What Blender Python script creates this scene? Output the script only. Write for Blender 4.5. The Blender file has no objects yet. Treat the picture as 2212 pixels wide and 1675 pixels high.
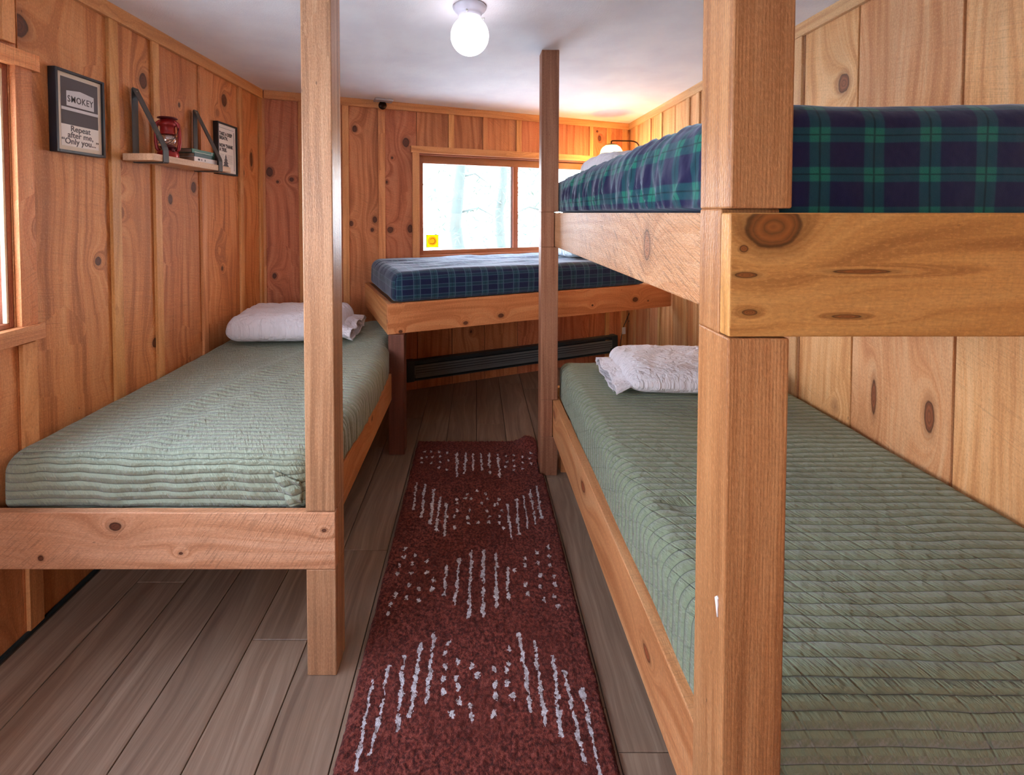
import bpy, bmesh, math, random
from mathutils import Vector, Matrix, noise
R = random.Random(7)
sc = bpy.context.scene
COL = sc.collection
H = 1.40                                    # eye height
CEIL = 2.245
XL, XR = -1.49, 1.46                        # side walls
YF = -1.35                                  # wall behind the camera
BW0 = Vector((-1.49, 3.15, 0)); BW1 = Vector((1.46, 4.35, 0))
BD = (BW1 - BW0).normalized(); BN = Vector((BD.y, -BD.x, 0)); BL = (BW1 - BW0).length

# ------------------------------------------------------------ camera
cam = bpy.data.cameras.new('camera'); co = bpy.data.objects.new('camera', cam); COL.objects.link(co)
F = 980.0
cam.sensor_width = 36.0; cam.lens = F/2212*36
cam.shift_x = (1106-1030)/2212; cam.shift_y = -(837.5-488)/2212
cam.clip_start = .02; cam.clip_end = 200
co.location = (0, 0, H); co.rotation_euler = (math.radians(90-1.65), 0, 0)
sc.camera = co
# ------------------------------------------------------------ sky
w = bpy.data.worlds.new('sky'); sc.world = w; w.use_nodes = True
wn = w.node_tree; bg = wn.nodes['Background']
tc = wn.nodes.new('ShaderNodeTexCoord'); sp = wn.nodes.new('ShaderNodeSeparateXYZ')
rp = wn.nodes.new('ShaderNodeValToRGB')
wn.links.new(tc.outputs['Generated'], sp.inputs[0]); wn.links.new(sp.outputs[2], rp.inputs[0])
rp.color_ramp.elements[0].position = 0.0; rp.color_ramp.elements[0].color = (.97, .96, .96, 1)
rp.color_ramp.elements[1].position = .7; rp.color_ramp.elements[1].color = (.66, .78, 1.0, 1)
wn.links.new(rp.outputs[0], bg.inputs[0])
bg.inputs[1].default_value = 9.0
# ------------------------------------------------------------ exposure
sc.view_settings.view_transform = 'Standard'; sc.view_settings.look = 'None'
sc.view_settings.gamma = 1.0; sc.view_settings.use_curve_mapping = False
sc.view_settings.exposure = 1.22
# ------------------------------------------------------------ daylight portals in the windows
def light(name, kind, loc, power, color=(1, 1, 1), **k):
    l = bpy.data.lights.new(name, kind); l.energy = power; l.color = color
    for a, v in k.items(): setattr(l, a, v)
    o = bpy.data.objects.new(name, l); COL.objects.link(o); o.location = loc
    return o
def portal(name, loc, direction, sx, sy):
    o = light(name, 'AREA', loc, 1, shape='RECTANGLE', size=sx, size_y=sy)
    o.data.cycles.is_portal = True
    o.rotation_euler = Vector(direction).to_track_quat('-Z', 'Z').to_euler()
    return o
LWY0, LWY1, LWZ0, LWZ1 = -.35, 1.455, 1.03, 1.87       # window in the left wall
FWX0, FWX1, FWZ0, FWZ1 = -1.28, -.55, .85, 2.0       # unseen window behind the camera, added for fill light
BWS0, BWS1, BWZ0, BWZ1 = 1.10, 2.87, 1.045, 1.872     # window in the far wall
portal('daylight_left', (XL-.16, (LWY0+LWY1)/2, (LWZ0+LWZ1)/2), (1, 0, 0), LWY1-LWY0, LWZ1-LWZ0)
portal('fill_daylight_front', ((FWX0+FWX1)/2, YF-.16, (FWZ0+FWZ1)/2), (0, 1, 0), FWX1-FWX0, FWZ1-FWZ0)  # portal of the added window, fills from behind the camera
pb = BW0 + BD*(BWS0+BWS1)/2 - BN*.16
portal('daylight_far', (pb.x, pb.y, (BWZ0+BWZ1)/2), BN, BWS1-BWS0, BWZ1-BWZ0)

# ============================================================ node helpers
def srgb(r, g, b):
    f = lambda c: (c/255/12.92) if c/255 <= .04045 else ((c/255+.055)/1.055)**2.4
    return (f(r), f(g), f(b), 1)
class NT:
    def __init__(s, name):
        s.m = bpy.data.materials.new(name); s.m.use_nodes = True; s.t = s.m.node_tree
        s.b = s.t.nodes['Principled BSDF']; s.out = s.t.nodes['Material Output']
    def n(s, typ, ins=None, **p):
        x = s.t.nodes.new(typ)
        for a, v in p.items(): setattr(x, a, v)
        if ins:
            for k, v in ins.items(): s.set(x.inputs[k], v)
        return x
    def set(s, inp, v):
        if isinstance(v, bpy.types.NodeSocket): s.t.links.new(v, inp)
        else: inp.default_value = v
    def math(s, op, a, b=0.0, c=None):
        x = s.n('ShaderNodeMath', operation=op); s.set(x.inputs[0], a); s.set(x.inputs[1], b)
        if c is not None: s.set(x.inputs[2], c)
        return x.outputs[0]
    def mr(s, v, a, b, c=0.0, d=1.0, smooth=True):
        x = s.n('ShaderNodeMapRange', interpolation_type='SMOOTHSTEP' if smooth else 'LINEAR')
        for i, q in enumerate((v, a, b, c, d)): s.set(x.inputs[i], q)
        return x.outputs[0]
    def mix(s, f, a, b, blend='MIX'):
        x = s.n('ShaderNodeMix', data_type='RGBA', blend_type=blend)
        s.set(x.inputs[0], f); s.set(x.inputs[6], a); s.set(x.inputs[7], b)
        return x.outputs[2]
    def xyz(s, x=0.0, y=0.0, z=0.0):
        c = s.n('ShaderNodeCombineXYZ'); s.set(c.inputs[0], x); s.set(c.inputs[1], y); s.set(c.inputs[2], z)
        return c.outputs[0]
    def noise(s, vec, scale=1.0, detail=2.0, rough=.5, out='Fac'):
        x = s.n('ShaderNodeTexNoise'); s.set(x.inputs['Vector'], vec); x.inputs['Scale'].default_value = scale
        x.inputs['Detail'].default_value = detail; x.inputs['Roughness'].default_value = rough
        return x.outputs[out]
    def ramp(s, f, stops):
        x = s.n('ShaderNodeValToRGB'); s.set(x.inputs[0], f); e = x.color_ramp.elements
        while len(e) < len(stops): e.new(.5)
        for q, (p, c) in zip(e, stops): q.position = p; q.color = c
        return x.outputs[0]
    def uv(s):
        u = s.n('ShaderNodeUVMap', uv_map='UVMap'); q = s.n('ShaderNodeSeparateXYZ')
        s.t.links.new(u.outputs[0], q.inputs[0]); return u.outputs[0], q.outputs[0], q.outputs[1]
    def rnd(s):
        a = s.n('ShaderNodeAttribute', attribute_name='rnd'); q = s.n('ShaderNodeSeparateColor')
        s.t.links.new(a.outputs['Color'], q.inputs[0]); return q.outputs[0], q.outputs[1], q.outputs[2]
    def bump(s, h, strength=.3, dist=.002, normal=None):
        x = s.n('ShaderNodeBump'); x.inputs['Strength'].default_value = strength; x.inputs['Distance'].default_value = dist
        s.set(x.inputs['Height'], h)
        if normal is not None: s.set(x.inputs['Normal'], normal)
        return x.outputs[0]
    def fin(s, color=None, rough=None, normal=None, **k):
        if color is not None: s.set(s.b.inputs['Base Color'], color)
        if rough is not None: s.set(s.b.inputs['Roughness'], rough)
        if normal is not None: s.set(s.b.inputs['Normal'], normal)
        for a, v in k.items(): s.set(s.b.inputs[a.replace('_', ' ')], v)
        return s.m

def plain(name, col, rough=.5, metal=0.0, spec=.5, bump=0.0, bscale=200, **k):
    t = NT(name)
    nrm = None
    if bump:
        c = t.n('ShaderNodeTexCoord'); nrm = t.bump(t.noise(c.outputs['Object'], bscale, 3), bump, .001)
    c2 = t.n('ShaderNodeTexCoord')
    v = t.noise(c2.outputs['Object'], 6.0, 3)
    colr = t.mix(t.mr(v, .3, .7, 0, 1), tuple(x*.93 for x in col[:3])+(1,), col)
    return t.fin(colr, rough, nrm, Metallic=metal, Specular_IOR_Level=spec, **k)

def pine(name, dark, mid, lite, knots=(), knotcol=(60, 28, 16), density=.50, saw=.5, sawang=35, grain=1.0, rough=.5, vary=.35, stripes=0.0, fig=1.0, spec=.4, bd=.0016):
    t = NT(name)
    uv, u, v = t.uv(); r1, r2, r3 = t.rnd()
    ou = t.math('MULTIPLY_ADD', r1, 17.3, u); ov = t.math('MULTIPLY_ADD', r2, 23.7, v)
    # random knots
    vo = t.n('ShaderNodeTexVoronoi', feature='F1'); vo.inputs['Scale'].default_value = 1.0
    t.set(vo.inputs['Vector'], t.xyz(t.math('MULTIPLY', ou, 5.2), t.math('MULTIPLY', ov, 3.6)))
    vc = t.n('ShaderNodeSeparateColor'); t.set(vc.inputs[0], vo.outputs['Color'])
    has = t.math('GREATER_THAN', vc.outputs[0], density)
    rad = t.mr(vc.outputs[1], 0, 1, .035, .13, False)
    wob = t.math('MULTIPLY', t.math('SUBTRACT', t.noise(t.xyz(t.math('MULTIPLY', ou, 30), t.math('MULTIPLY', ov, 22)), 1, 2), .5), .5)
    dv = t.math('ADD', t.math('DIVIDE', vo.outputs['Distance'], rad), wob)
    dk = t.math('ADD', dv, t.math('MULTIPLY', t.math('SUBTRACT', 1.0, has), 30.0))
    for (kx, ky, rx, ry) in knots:
        a = t.math('DIVIDE', t.math('SUBTRACT', u, kx), rx); b = t.math('DIVIDE', t.math('SUBTRACT', v, ky), ry)
        d = t.math('SQRT', t.math('ADD', t.math('MULTIPLY', a, a), t.math('MULTIPLY', b, b)))
        dk = t.math('MINIMUM', dk, t.math('ADD', d, wob))
    bend = t.math('DIVIDE', 1.0, t.math('ADD', 1.0, t.math('POWER', t.math('MULTIPLY', dk, .55), 2.0)))
    low = t.noise(t.xyz(t.math('MULTIPLY', ou, 2.6), t.math('MULTIPLY', ov, .8), r3), 1, 2)
    gx = t.math('ADD', t.math('MULTIPLY_ADD', ou, 34*grain, t.math('MULTIPLY', low, 6*fig)), t.math('MULTIPLY', bend, 7.0))
    g1 = t.noise(t.xyz(gx, t.math('MULTIPLY', ov, 1.3), r3), 1.0, 3, .55)
    g2 = t.noise(t.xyz(t.math('MULTIPLY', ou, 420), t.math('MULTIPLY', ov, 16)), 1, 2)
    blotch = t.noise(t.xyz(t.math('MULTIPLY', ou, 4), t.math('MULTIPLY', ov, 1.7), r3), 1, 3, .6)
    col = t.ramp(t.mr(g1, .28, .74, 0, 1), [(0, srgb(*dark)), (.42, srgb(*mid)), (1, srgb(*lite))])
    col = t.mix(t.mr(g2, .35, .75, 0, .30), col, tuple(.55*c for c in srgb(*mid)[:3])+(1,))
    col = t.mix(t.mr(blotch, .35, .75, 0, .45), col, srgb(*[int(c*.82) for c in mid]))
    if stripes:
        sv = t.math('SINE', t.math('ADD', t.math('MULTIPLY', u, 2*math.pi/.0052), t.math('MULTIPLY', t.noise(t.xyz(t.math('MULTIPLY', ou, 12), t.math('MULTIPLY', ov, .9)), 1, 2), 9.0)))
        col = t.mix(t.mr(sv, -.3, 1, 0, stripes), col, tuple(.45*c for c in srgb(*mid)[:3])+(1,))
    # plank to plank tone
    tone = t.mr(r2, 0, 1, 1-vary*.55, 1+vary*.35, False)
    hsv = t.n('ShaderNodeHueSaturation'); t.set(hsv.inputs['Hue'], t.mr(r3, 0, 1, .492, .508, False)); t.set(hsv.inputs['Value'], tone); t.set(hsv.inputs['Color'], col)
    col = hsv.outputs[0]
    # saw marks: shallow arcs across the boards
    an = math.radians(sawang)
    sx = t.math('ADD', t.math('MULTIPLY', u, math.cos(an)), t.math('ADD', t.math('MULTIPLY', v, math.sin(an)), t.math('MULTIPLY', r1, .9)))
    sy = t.math('ADD', t.math('MULTIPLY', u, -math.sin(an)), t.math('MULTIPLY', v, math.cos(an)))
    arc = t.math('ADD', sy, t.math('MULTIPLY', t.math('MULTIPLY', sx, sx), .25))
    sn = t.noise(t.xyz(t.math('MULTIPLY', arc, 260), t.math('MULTIPLY', sx, 14)), 1, 2)
    sm = t.mr(t.noise(t.xyz(t.math('MULTIPLY', ou, 3), t.math('MULTIPLY', ov, 2)), 1, 2), .35, .62, .25, 1)
    if saw:
        col = t.mix(t.math('MULTIPLY', t.mr(sn, .48, .68, 0, .55*saw), sm), col, tuple(.38*c for c in srgb(*mid)[:3])+(1,))
    sp_ = t.noise(t.xyz(t.math('MULTIPLY', ou, 260), t.math('MULTIPLY', ov, 110)), 1, 2, .7)
    col = t.mix(t.mr(sp_, .5, .72, 0, .34), col, tuple(.5*c for c in srgb(*mid)[:3])+(1,))
    col = t.mix(t.mr(sp_, .5, .28, 0, .22), col, srgb(*[min(255, int(c*1.14)) for c in lite]))
    # knots
    halo = t.mr(dk, .95, 2.1, .55, 0)
    col = t.mix(halo, col, srgb(*[int(c*.72) for c in dark]))
    core = t.ramp(t.math('FRACT', t.math('MULTIPLY', dk, 2.6)), [(0, srgb(*[int(k*1.2) for k in knotcol])), (.5, srgb(*[min(255, int(k*1.55)) for k in knotcol])), (1, srgb(*knotcol))])
    col = t.mix(t.mr(dk, .85, 1.05, .88, 0), col, core)
    rim = t.math('MULTIPLY', t.mr(dk, .78, .95, 0, 1), t.mr(dk, .98, 1.12, 1, 0))
    col = t.mix(t.math('MULTIPLY', rim, .75), col, srgb(*[int(k*.55) for k in knotcol]))
    # little nail holes / flecks
    fl = t.noise(t.xyz(t.math('MULTIPLY', ou, 90), t.math('MULTIPLY', ov, 34)), 1, 1)
    col = t.mix(t.mr(fl, .76, .82, 0, .6), col, srgb(*[int(c*.5) for c in dark]))
    hgt = t.math('ADD', t.math('MULTIPLY', sn, saw), t.math('ADD', t.math('MULTIPLY', g2, .5), t.math('MULTIPLY', sp_, .7)))
    nrm = t.bump(hgt, .8, bd)
    return t.fin(col, rough, nrm, Specular_IOR_Level=spec)

M = {}
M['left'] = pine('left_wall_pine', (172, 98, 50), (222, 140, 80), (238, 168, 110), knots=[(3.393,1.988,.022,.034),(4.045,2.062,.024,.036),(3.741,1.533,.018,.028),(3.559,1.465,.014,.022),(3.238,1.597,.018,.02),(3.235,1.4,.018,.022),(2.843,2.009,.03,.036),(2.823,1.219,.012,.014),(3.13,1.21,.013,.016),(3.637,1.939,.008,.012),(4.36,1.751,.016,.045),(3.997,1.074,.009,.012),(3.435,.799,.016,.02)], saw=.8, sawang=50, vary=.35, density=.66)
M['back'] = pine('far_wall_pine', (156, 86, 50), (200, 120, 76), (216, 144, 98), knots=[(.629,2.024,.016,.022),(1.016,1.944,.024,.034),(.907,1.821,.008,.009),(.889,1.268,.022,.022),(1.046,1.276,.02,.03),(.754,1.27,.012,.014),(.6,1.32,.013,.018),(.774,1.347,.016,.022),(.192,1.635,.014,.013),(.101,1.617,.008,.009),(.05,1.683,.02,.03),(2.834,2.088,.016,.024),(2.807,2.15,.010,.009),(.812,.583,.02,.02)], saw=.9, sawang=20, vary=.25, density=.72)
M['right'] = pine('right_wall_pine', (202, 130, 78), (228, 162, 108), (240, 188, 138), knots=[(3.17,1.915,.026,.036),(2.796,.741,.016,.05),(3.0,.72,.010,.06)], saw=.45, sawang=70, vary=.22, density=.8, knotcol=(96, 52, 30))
M['trimw'] = pine('trim_pine', (190, 122, 70), (220, 150, 92), (234, 170, 112), saw=.3, vary=.2, density=.8)
M['trimr'] = pine('right_trim_pine', (204, 150, 96), (226, 178, 122), (236, 196, 142), saw=.3, vary=.1, density=.9)
M['jamb'] = pine('pale_jamb', (216, 188, 150), (232, 208, 172), (240, 220, 190), saw=.1, vary=.1, density=.98)
M['board_l'] = pine('left_footboard_pine', (180, 118, 78), (212, 152, 110), (228, 174, 136), knots=[(.132, .405, .013, .018), (.035, .18, .008, .008), (.05, .60, .004, .006), (.12, 1.03, .005, .007)], density=.99, saw=1.0, sawang=60, vary=.0)
M['board_r'] = pine('bunk_footboard_pine', (160, 104, 54), (204, 146, 80), (222, 168, 100), knots=[(.160, .062, .030, .038), (.128, .020, .005, .006), (.090, .024, .004, .016), (.036, .030, .004, .010), (.095, .19, .003, .04), (.03, .17, .003, .02)], knotcol=(96, 56, 26), density=.995, saw=.25, sawang=30, vary=.0, fig=1.5, rough=.42)
M['rail'] = pine('rail_pine', (186, 116, 66), (214, 146, 92), (226, 166, 114), density=.80, saw=.5, vary=.1, knotcol=(110, 56, 32))
M['rail_rough'] = pine('rough_bunk_rail', (190, 128, 84), (214, 156, 110), (226, 176, 136), knots=[(.098, .393, .036, .020)], density=.97, saw=1.6, sawang=80, vary=.0, knotcol=(120, 78, 52), bd=.0045, rough=.42)
M['rail_low'] = pine('lower_rail_pine', (186, 116, 66), (214, 146, 92), (226, 166, 114), knots=[(.125,.99,.016,.026),(.134,1.60,.016,.026),(.1,.35,.012,.02)], density=.97, saw=.5, vary=.1, knotcol=(110, 56, 32))
M['rail_back'] = pine('far_rail_pine', (182, 104, 58), (208, 130, 78), (220, 150, 98), knots=[(.025,.478,.010,.014),(.05,.716,.012,.018),(.074,1.784,.016,.022),(.011,.075,.008,.010),(.057,1.902,.005,.006),(.061,1.413,.006,.007)], density=.93, saw=.4, vary=0)
M['post_l'] = pine('aisle_post_fir', (150, 106, 74), (186, 136, 98), (206, 162, 124), density=.9, saw=.2, grain=1.7, vary=.06, fig=.5, knotcol=(80, 46, 32), rough=.38)
M['post_c'] = pine('middle_post_fir', (124, 76, 52), (154, 102, 74), (176, 124, 94), density=.86, saw=.2, grain=1.6, vary=.06, fig=.5, knotcol=(84, 44, 32))
M['post_r'] = pine('near_post_fir', (146, 92, 54), (182, 124, 78), (204, 150, 102), density=.93, saw=.1, grain=1.3, stripes=.38, vary=.05, fig=.3, knotcol=(110, 60, 36), rough=.42)
M['leg'] = pine('stained_leg', (92, 50, 38), (118, 68, 52), (134, 82, 64), density=.97, saw=.3, grain=1.5, vary=.05)
M['shelf'] = pine('shelf_pine', (206, 160, 122), (226, 184, 146), (236, 200, 166), density=.97, saw=.1, vary=.05)
M['slats'] = pine('plank_base', (150, 110, 76), (178, 136, 96), (196, 156, 116), density=.9)

def mat_floor():
    t = NT('laminate_floor')
    uv, u, v = t.uv(); r1, r2, r3 = t.rnd()
    ou = t.math('MULTIPLY_ADD', r1, 17.3, u); ov = t.math('MULTIPLY_ADD', r2, 23.7, v)
    low = t.noise(t.xyz(t.math('MULTIPLY', ou, 5), t.math('MULTIPLY', ov, 1.1)), 1, 3)
    g = t.noise(t.xyz(t.math('MULTIPLY_ADD', ou, 50, t.math('MULTIPLY', low, 9)), t.math('MULTIPLY', ov, 1.6), r3), 1, 4, .6)
    col = t.ramp(t.mr(g, .25, .78, 0, 1), [(0, srgb(126, 100, 82)), (.5, srgb(148, 122, 101)), (1, srgb(168, 142, 120))])
    tone = t.mr(r2, 0, 1, .84, 1.12, False)
    h = t.n('ShaderNodeHueSaturation'); t.set(h.inputs['Value'], tone); t.set(h.inputs['Color'], col)
    col = h.outputs[0]
    f = t.noise(t.xyz(t.math('MULTIPLY', ou, 300), t.math('MULTIPLY', ov, 9)), 1, 2)
    col = t.mix(t.mr(f, .4, .75, 0, .22), col, srgb(112, 90, 74))
    cr = t.noise(t.xyz(t.math('MULTIPLY', ou, 38), t.math('MULTIPLY', ov, 2.4)), 1, 2)
    col = t.mix(t.mr(cr, .71, .78, 0, .65), col, srgb(78, 60, 50))
    return t.fin(col, t.mr(g, .3, .7, .42, .55), t.bump(t.math('ADD', f, g), .25, .0006), Specular_IOR_Level=.4)
M['floor'] = mat_floor()
M['floorgap'] = plain('floor_gap', srgb(50, 40, 34), .8)

def mat_ceiling():
    t = NT('painted_ceiling')
    c = t.n('ShaderNodeTexCoord')
    a = t.noise(c.outputs['Object'], 160, 4, .7); b = t.noise(c.outputs['Object'], 5, 3)
    col = t.mix(t.mr(b, .3, .7, 0, 1), srgb(230, 225, 225), srgb(238, 234, 232))
    return t.fin(col, .75, t.bump(t.math('ADD', a, t.math('MULTIPLY', b, 2.5)), .55, .003))
M['ceiling'] = mat_ceiling()

def mat_quilt(name, base, groove, sp=.03, diag=False):
    t = NT(name)
    uv, u, v = t.uv()
    wv = t.math('MULTIPLY', t.math('SUBTRACT', t.noise(t.xyz(t.math('MULTIPLY', u, 3.5), t.math('MULTIPLY', v, 3.5)), 1, 2), .5), .022)
    ph = t.math('FRACT', t.math('DIVIDE', t.math('ADD', v, wv), sp))
    d = t.math('ABSOLUTE', t.math('SUBTRACT', ph, .5))          # .5 on the stitch line
    puff = t.math('POWER', t.math('SUBTRACT', 1.0, t.math('MULTIPLY', d, 2.0)), .45)
    pk = t.noise(t.xyz(t.math('ADD', t.math('MULTIPLY', u, 95), t.math('MULTIPLY', v, 55)), t.math('MULTIPLY', v, 24)), 1, 3, .6)
    pk2 = t.noise(t.xyz(t.math('SUBTRACT', t.math('MULTIPLY', u, 36), t.math('MULTIPLY', v, 26)), t.math('MULTIPLY', v, 14)), 1, 2)
    fine = t.noise(t.xyz(t.math('MULTIPLY', u, 900), t.math('MULTIPLY', v, 900)), 1, 1)
    hgt = t.math('ADD', t.math('MULTIPLY', puff, 1.0), t.math('ADD', t.math('MULTIPLY', pk, .95), t.math('MULTIPLY', pk2, .8)))
    if diag:
        p2 = t.math('FRACT', t.math('DIVIDE', t.math('ADD', u, t.math('MULTIPLY', v, .55)), .075))
        d2 = t.math('ABSOLUTE', t.math('SUBTRACT', p2, .5))
        hgt = t.math('ADD', hgt, t.math('MULTIPLY', t.mr(d2, .44, .5, 1, 0), .35))
    big = t.noise(t.xyz(t.math('MULTIPLY', u, 2.2), t.math('MULTIPLY', v, 2.2)), 1, 3)
    col = t.mix(t.mr(big, .3, .7, 0, 1), tuple(c*.9 for c in srgb(*base)[:3])+(1,), srgb(*base))
    col = t.mix(t.mr(d, .43, .49, 0, .62), col, srgb(*groove))
    col = t.mix(t.mr(fine, .4, .7, 0, .12), col, srgb(*groove))
    return t.fin(col, .85, t.bump(hgt, 1.0, .009), Sheen_Weight=.25, Sheen_Roughness=.4, Specular_IOR_Level=.2)
M['quilt_l'] = mat_quilt('sage_quilt', (152, 160, 138), (84, 86, 68), .027)
M['quilt_r'] = mat_quilt('olive_quilt', (138, 150, 124), (70, 78, 62), .030, True)

def mat_plaid(name, pu, pv, navy, green, cross, line, offu=0.0, offv=0.0, wid=.34, fold=0.0, sheen=.5, pale=None):
    t = NT(name)
    uv, u, v = t.uv()
    wob = t.math('MULTIPLY', t.math('SUBTRACT', t.noise(t.xyz(t.math('MULTIPLY', u, 6), t.math('MULTIPLY', v, 6)), 1, 2), .5), .006)
    def band(x, per, off):
        p = t.math('FRACT', t.math('ADD', t.math('DIVIDE', t.math('ADD', x, wob), per), off))
        dd = t.math('ABSOLUTE', t.math('SUBTRACT', p, .5))
        b = t.mr(dd, wid/2-.02, wid/2+.02, 1, 0)
        l = t.math('ADD', t.mr(dd, .0, .035, 1, 0), 0.0)
        e = t.math('MULTIPLY', t.mr(dd, wid/2-.05, wid/2-.03, 0, 1), t.mr(dd, wid/2-.01, wid/2+.02, 1, 0))
        return b, l, e
    bu, lu, eu = band(u, pu, offu); bv, lv, ev = band(v, pv, offv)
    col = t.mix(t.math('MULTIPLY', bu, .8), srgb(*navy), srgb(*green))
    col = t.mix(t.math('MULTIPLY', bv, .8), col, srgb(*green))
    col = t.mix(t.math('MULTIPLY', bu, bv), col, srgb(*cross))
    col = t.mix(t.math('MULTIPLY', t.math('MAXIMUM', lu, lv), .7), col, srgb(*line))
    if pale: col = t.mix(t.math('MULTIPLY', t.math('MAXIMUM', eu, ev), .55), col, srgb(*pale))
    tw = t.noise(t.xyz(t.math('MULTIPLY', u, 700), t.math('MULTIPLY', v, 700)), 1, 2)
    col = t.mix(t.mr(tw, .35, .7, 0, .35), col, tuple(.5*c for c in srgb(*navy)[:3])+(1,))
    hgt = t.noise(t.xyz(t.math('MULTIPLY', u, 12), t.math('MULTIPLY', v, 12)), 1, 3)
    h2 = t.noise(t.xyz(t.math('MULTIPLY', u, 4), t.math('MULTIPLY', v, 34)), 1, 2)
    return t.fin(col, .9, t.bump(t.math('ADD', t.math('ADD', hgt, t.math('MULTIPLY', tw, .05)), t.math('MULTIPLY', h2, fold)), .6, .008), Sheen_Weight=sheen, Sheen_Roughness=.45, Sheen_Tint=(.75, .85, 1, 1), Specular_IOR_Level=.15)
M['plaid_up'] = mat_plaid('blackwatch_flannel', .0907, .065, (32, 30, 66), (26, 78, 86), (34, 116, 100), (12, 16, 26), .122, .454, .37, 0.0, .45)
M['plaid_back'] = mat_plaid('blue_green_flannel', .11, .058, (24, 30, 62), (30, 58, 76), (34, 72, 82), (20, 26, 44), .2, .1, .40, .0, .4, pale=(84, 108, 124))

def mat_cotton(name, col=(226, 222, 228)):
    t = NT(name)
    uv, u, v = t.uv()
    n1 = t.noise(t.xyz(t.math('ADD', t.math('MULTIPLY', u, 14), t.math('MULTIPLY', v, 6)), t.math('MULTIPLY', v, 20)), 1, 4, .55)
    wr = t.math('ABSOLUTE', t.math('SUBTRACT', n1, .5))
    n2 = t.noise(t.xyz(t.math('MULTIPLY', u, 9), t.math('MULTIPLY', v, 9)), 1, 4, .6)
    wr2 = t.math('ABSOLUTE', t.math('SUBTRACT', n2, .5))
    h = t.math('ADD', t.mr(wr, 0, .10, 0, 1), t.mr(wr2, 0, .08, 0, .7))
    return t.fin(srgb(*col), .8, t.bump(h, .6, .007), Sheen_Weight=.2, Specular_IOR_Level=.2)
M['cotton'] = mat_cotton('white_cotton')
M['cotton_blue'] = mat_cotton('pale_blue_cotton', (200, 220, 236))

def mat_rug():
    t = NT('rust_shag')
    a = t.n('ShaderNodeAttribute', attribute_name='pile')
    c = t.n('ShaderNodeTexCoord')
    n1 = t.noise(c.outputs['Object'], 110, 3, .6); n2 = t.noise(c.outputs['Object'], 420, 2, .6); n3 = t.noise(c.outputs['Object'], 4, 3)
    rust = t.ramp(t.mr(n1, .3, .7, 0, 1), [(0, srgb(70, 30, 26)), (.5, srgb(118, 54, 46)), (1, srgb(154, 80, 68))])
    rust = t.mix(t.mr(n3, .4, .65, 0, .35), rust, srgb(104, 44, 34))
    white = t.mix(t.mr(n1, .35, .6, 0, 1), srgb(176, 160, 158), srgb(226, 220, 224))
    f = t.mr(t.math('ADD', a.outputs['Fac'], t.math('MULTIPLY', t.math('SUBTRACT', n1, .5), 1.5)), .42, .54)
    col = t.mix(f, rust, white)
    return t.fin(col, .95, t.bump(t.math('ADD', n1, t.math('MULTIPLY', n2, .7)), 1.0, .008), Sheen_Weight=.05, Specular_IOR_Level=.1)
M['rug'] = mat_rug()
M['black'] = plain('black_frame_paint', srgb(24, 28, 36), .45)
M['paper'] = plain('poster_paper', srgb(234, 224, 214), .8)
M['mat_board'] = plain('mat_board', srgb(218, 202, 180), .85)
M['greyprint'] = plain('grey_print', srgb(92, 84, 84), .8)
M['paleprint'] = plain('pale_print', srgb(210, 204, 202), .8)
M['ink'] = plain('black_ink', srgb(26, 24, 26), .8)
M['greyink'] = plain('grey_ink', srgb(96, 90, 90), .8)
M['strap'] = plain('dark_leather_strap', srgb(74, 70, 66), .6, bump=.2)
M['rivet'] = plain('rivet_metal', srgb(200, 196, 188), .35, .9)
M['lantern'] = plain('red_enamel', srgb(150, 34, 34), .32, .25)
M['lantern_dark'] = plain('dark_red_enamel', srgb(88, 22, 26), .4, .3)
M['wire'] = plain('wire_steel', srgb(60, 52, 50), .4, .8)
M['green_book'] = plain('green_book_cover', srgb(22, 96, 74), .35)
M['dkgreen_book'] = plain('dark_green_book_cover', srgb(26, 66, 62), .35)
M['white_book'] = plain('white_book_cover', srgb(224, 214, 208), .5)
M['pages'] = plain('book_pages', srgb(150, 126, 112), .9)
M['heater'] = plain('heater_metal', srgb(46, 56, 60), .45, .2)
M['heater_fin'] = plain('heater_fins', srgb(108, 116, 118), .5, .2)
M['cable'] = plain('dark_cable', srgb(20, 30, 32), .5)
M['outlet'] = plain('black_outlet', srgb(16, 20, 20), .4)
M['outlet_l'] = plain('grey_socket', srgb(110, 110, 108), .5)
M['white_pl'] = plain('white_plastic', srgb(220, 214, 212), .5)
M['plate'] = plain('ivory_plate', srgb(186, 172, 168), .5)
M['fixture'] = plain('white_enamel_fixture', srgb(206, 204, 214), .3)
M['bronze'] = plain('dark_bronze', srgb(52, 30, 18), .4, .7)
M['rubber'] = plain('teal_weatherstrip', srgb(24, 40, 42), .6)
M['sash'] = pine('window_sash_wood', (140, 82, 52), (170, 104, 72), (184, 120, 88), density=.98, saw=.1, vary=.1)
M['alu'] = plain('aluminium_frame', srgb(170, 180, 190), .35, .8)
M['stk_y'] = plain('yellow_sticker', srgb(226, 214, 20), .5)
M['stk_b'] = plain('sticker_border', srgb(120, 120, 40), .5)
M['stk_o'] = plain('orange_print', srgb(214, 140, 36), .5)
M['stk_d'] = plain('dark_orange_print', srgb(196, 104, 40), .5)
M['snow'] = plain('bright_ground', srgb(214, 218, 216), .9)
M['bark'] = plain('pale_bark', srgb(72, 79, 72), .9, bump=.5, bscale=20)
M['foliage'] = plain('pale_foliage', srgb(70, 88, 74), .9)
M['soffit'] = plain('painted_soffit', srgb(190, 194, 206), .8)
M['paint'] = plain('white_paint_drip', srgb(232, 230, 232), .4)
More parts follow.
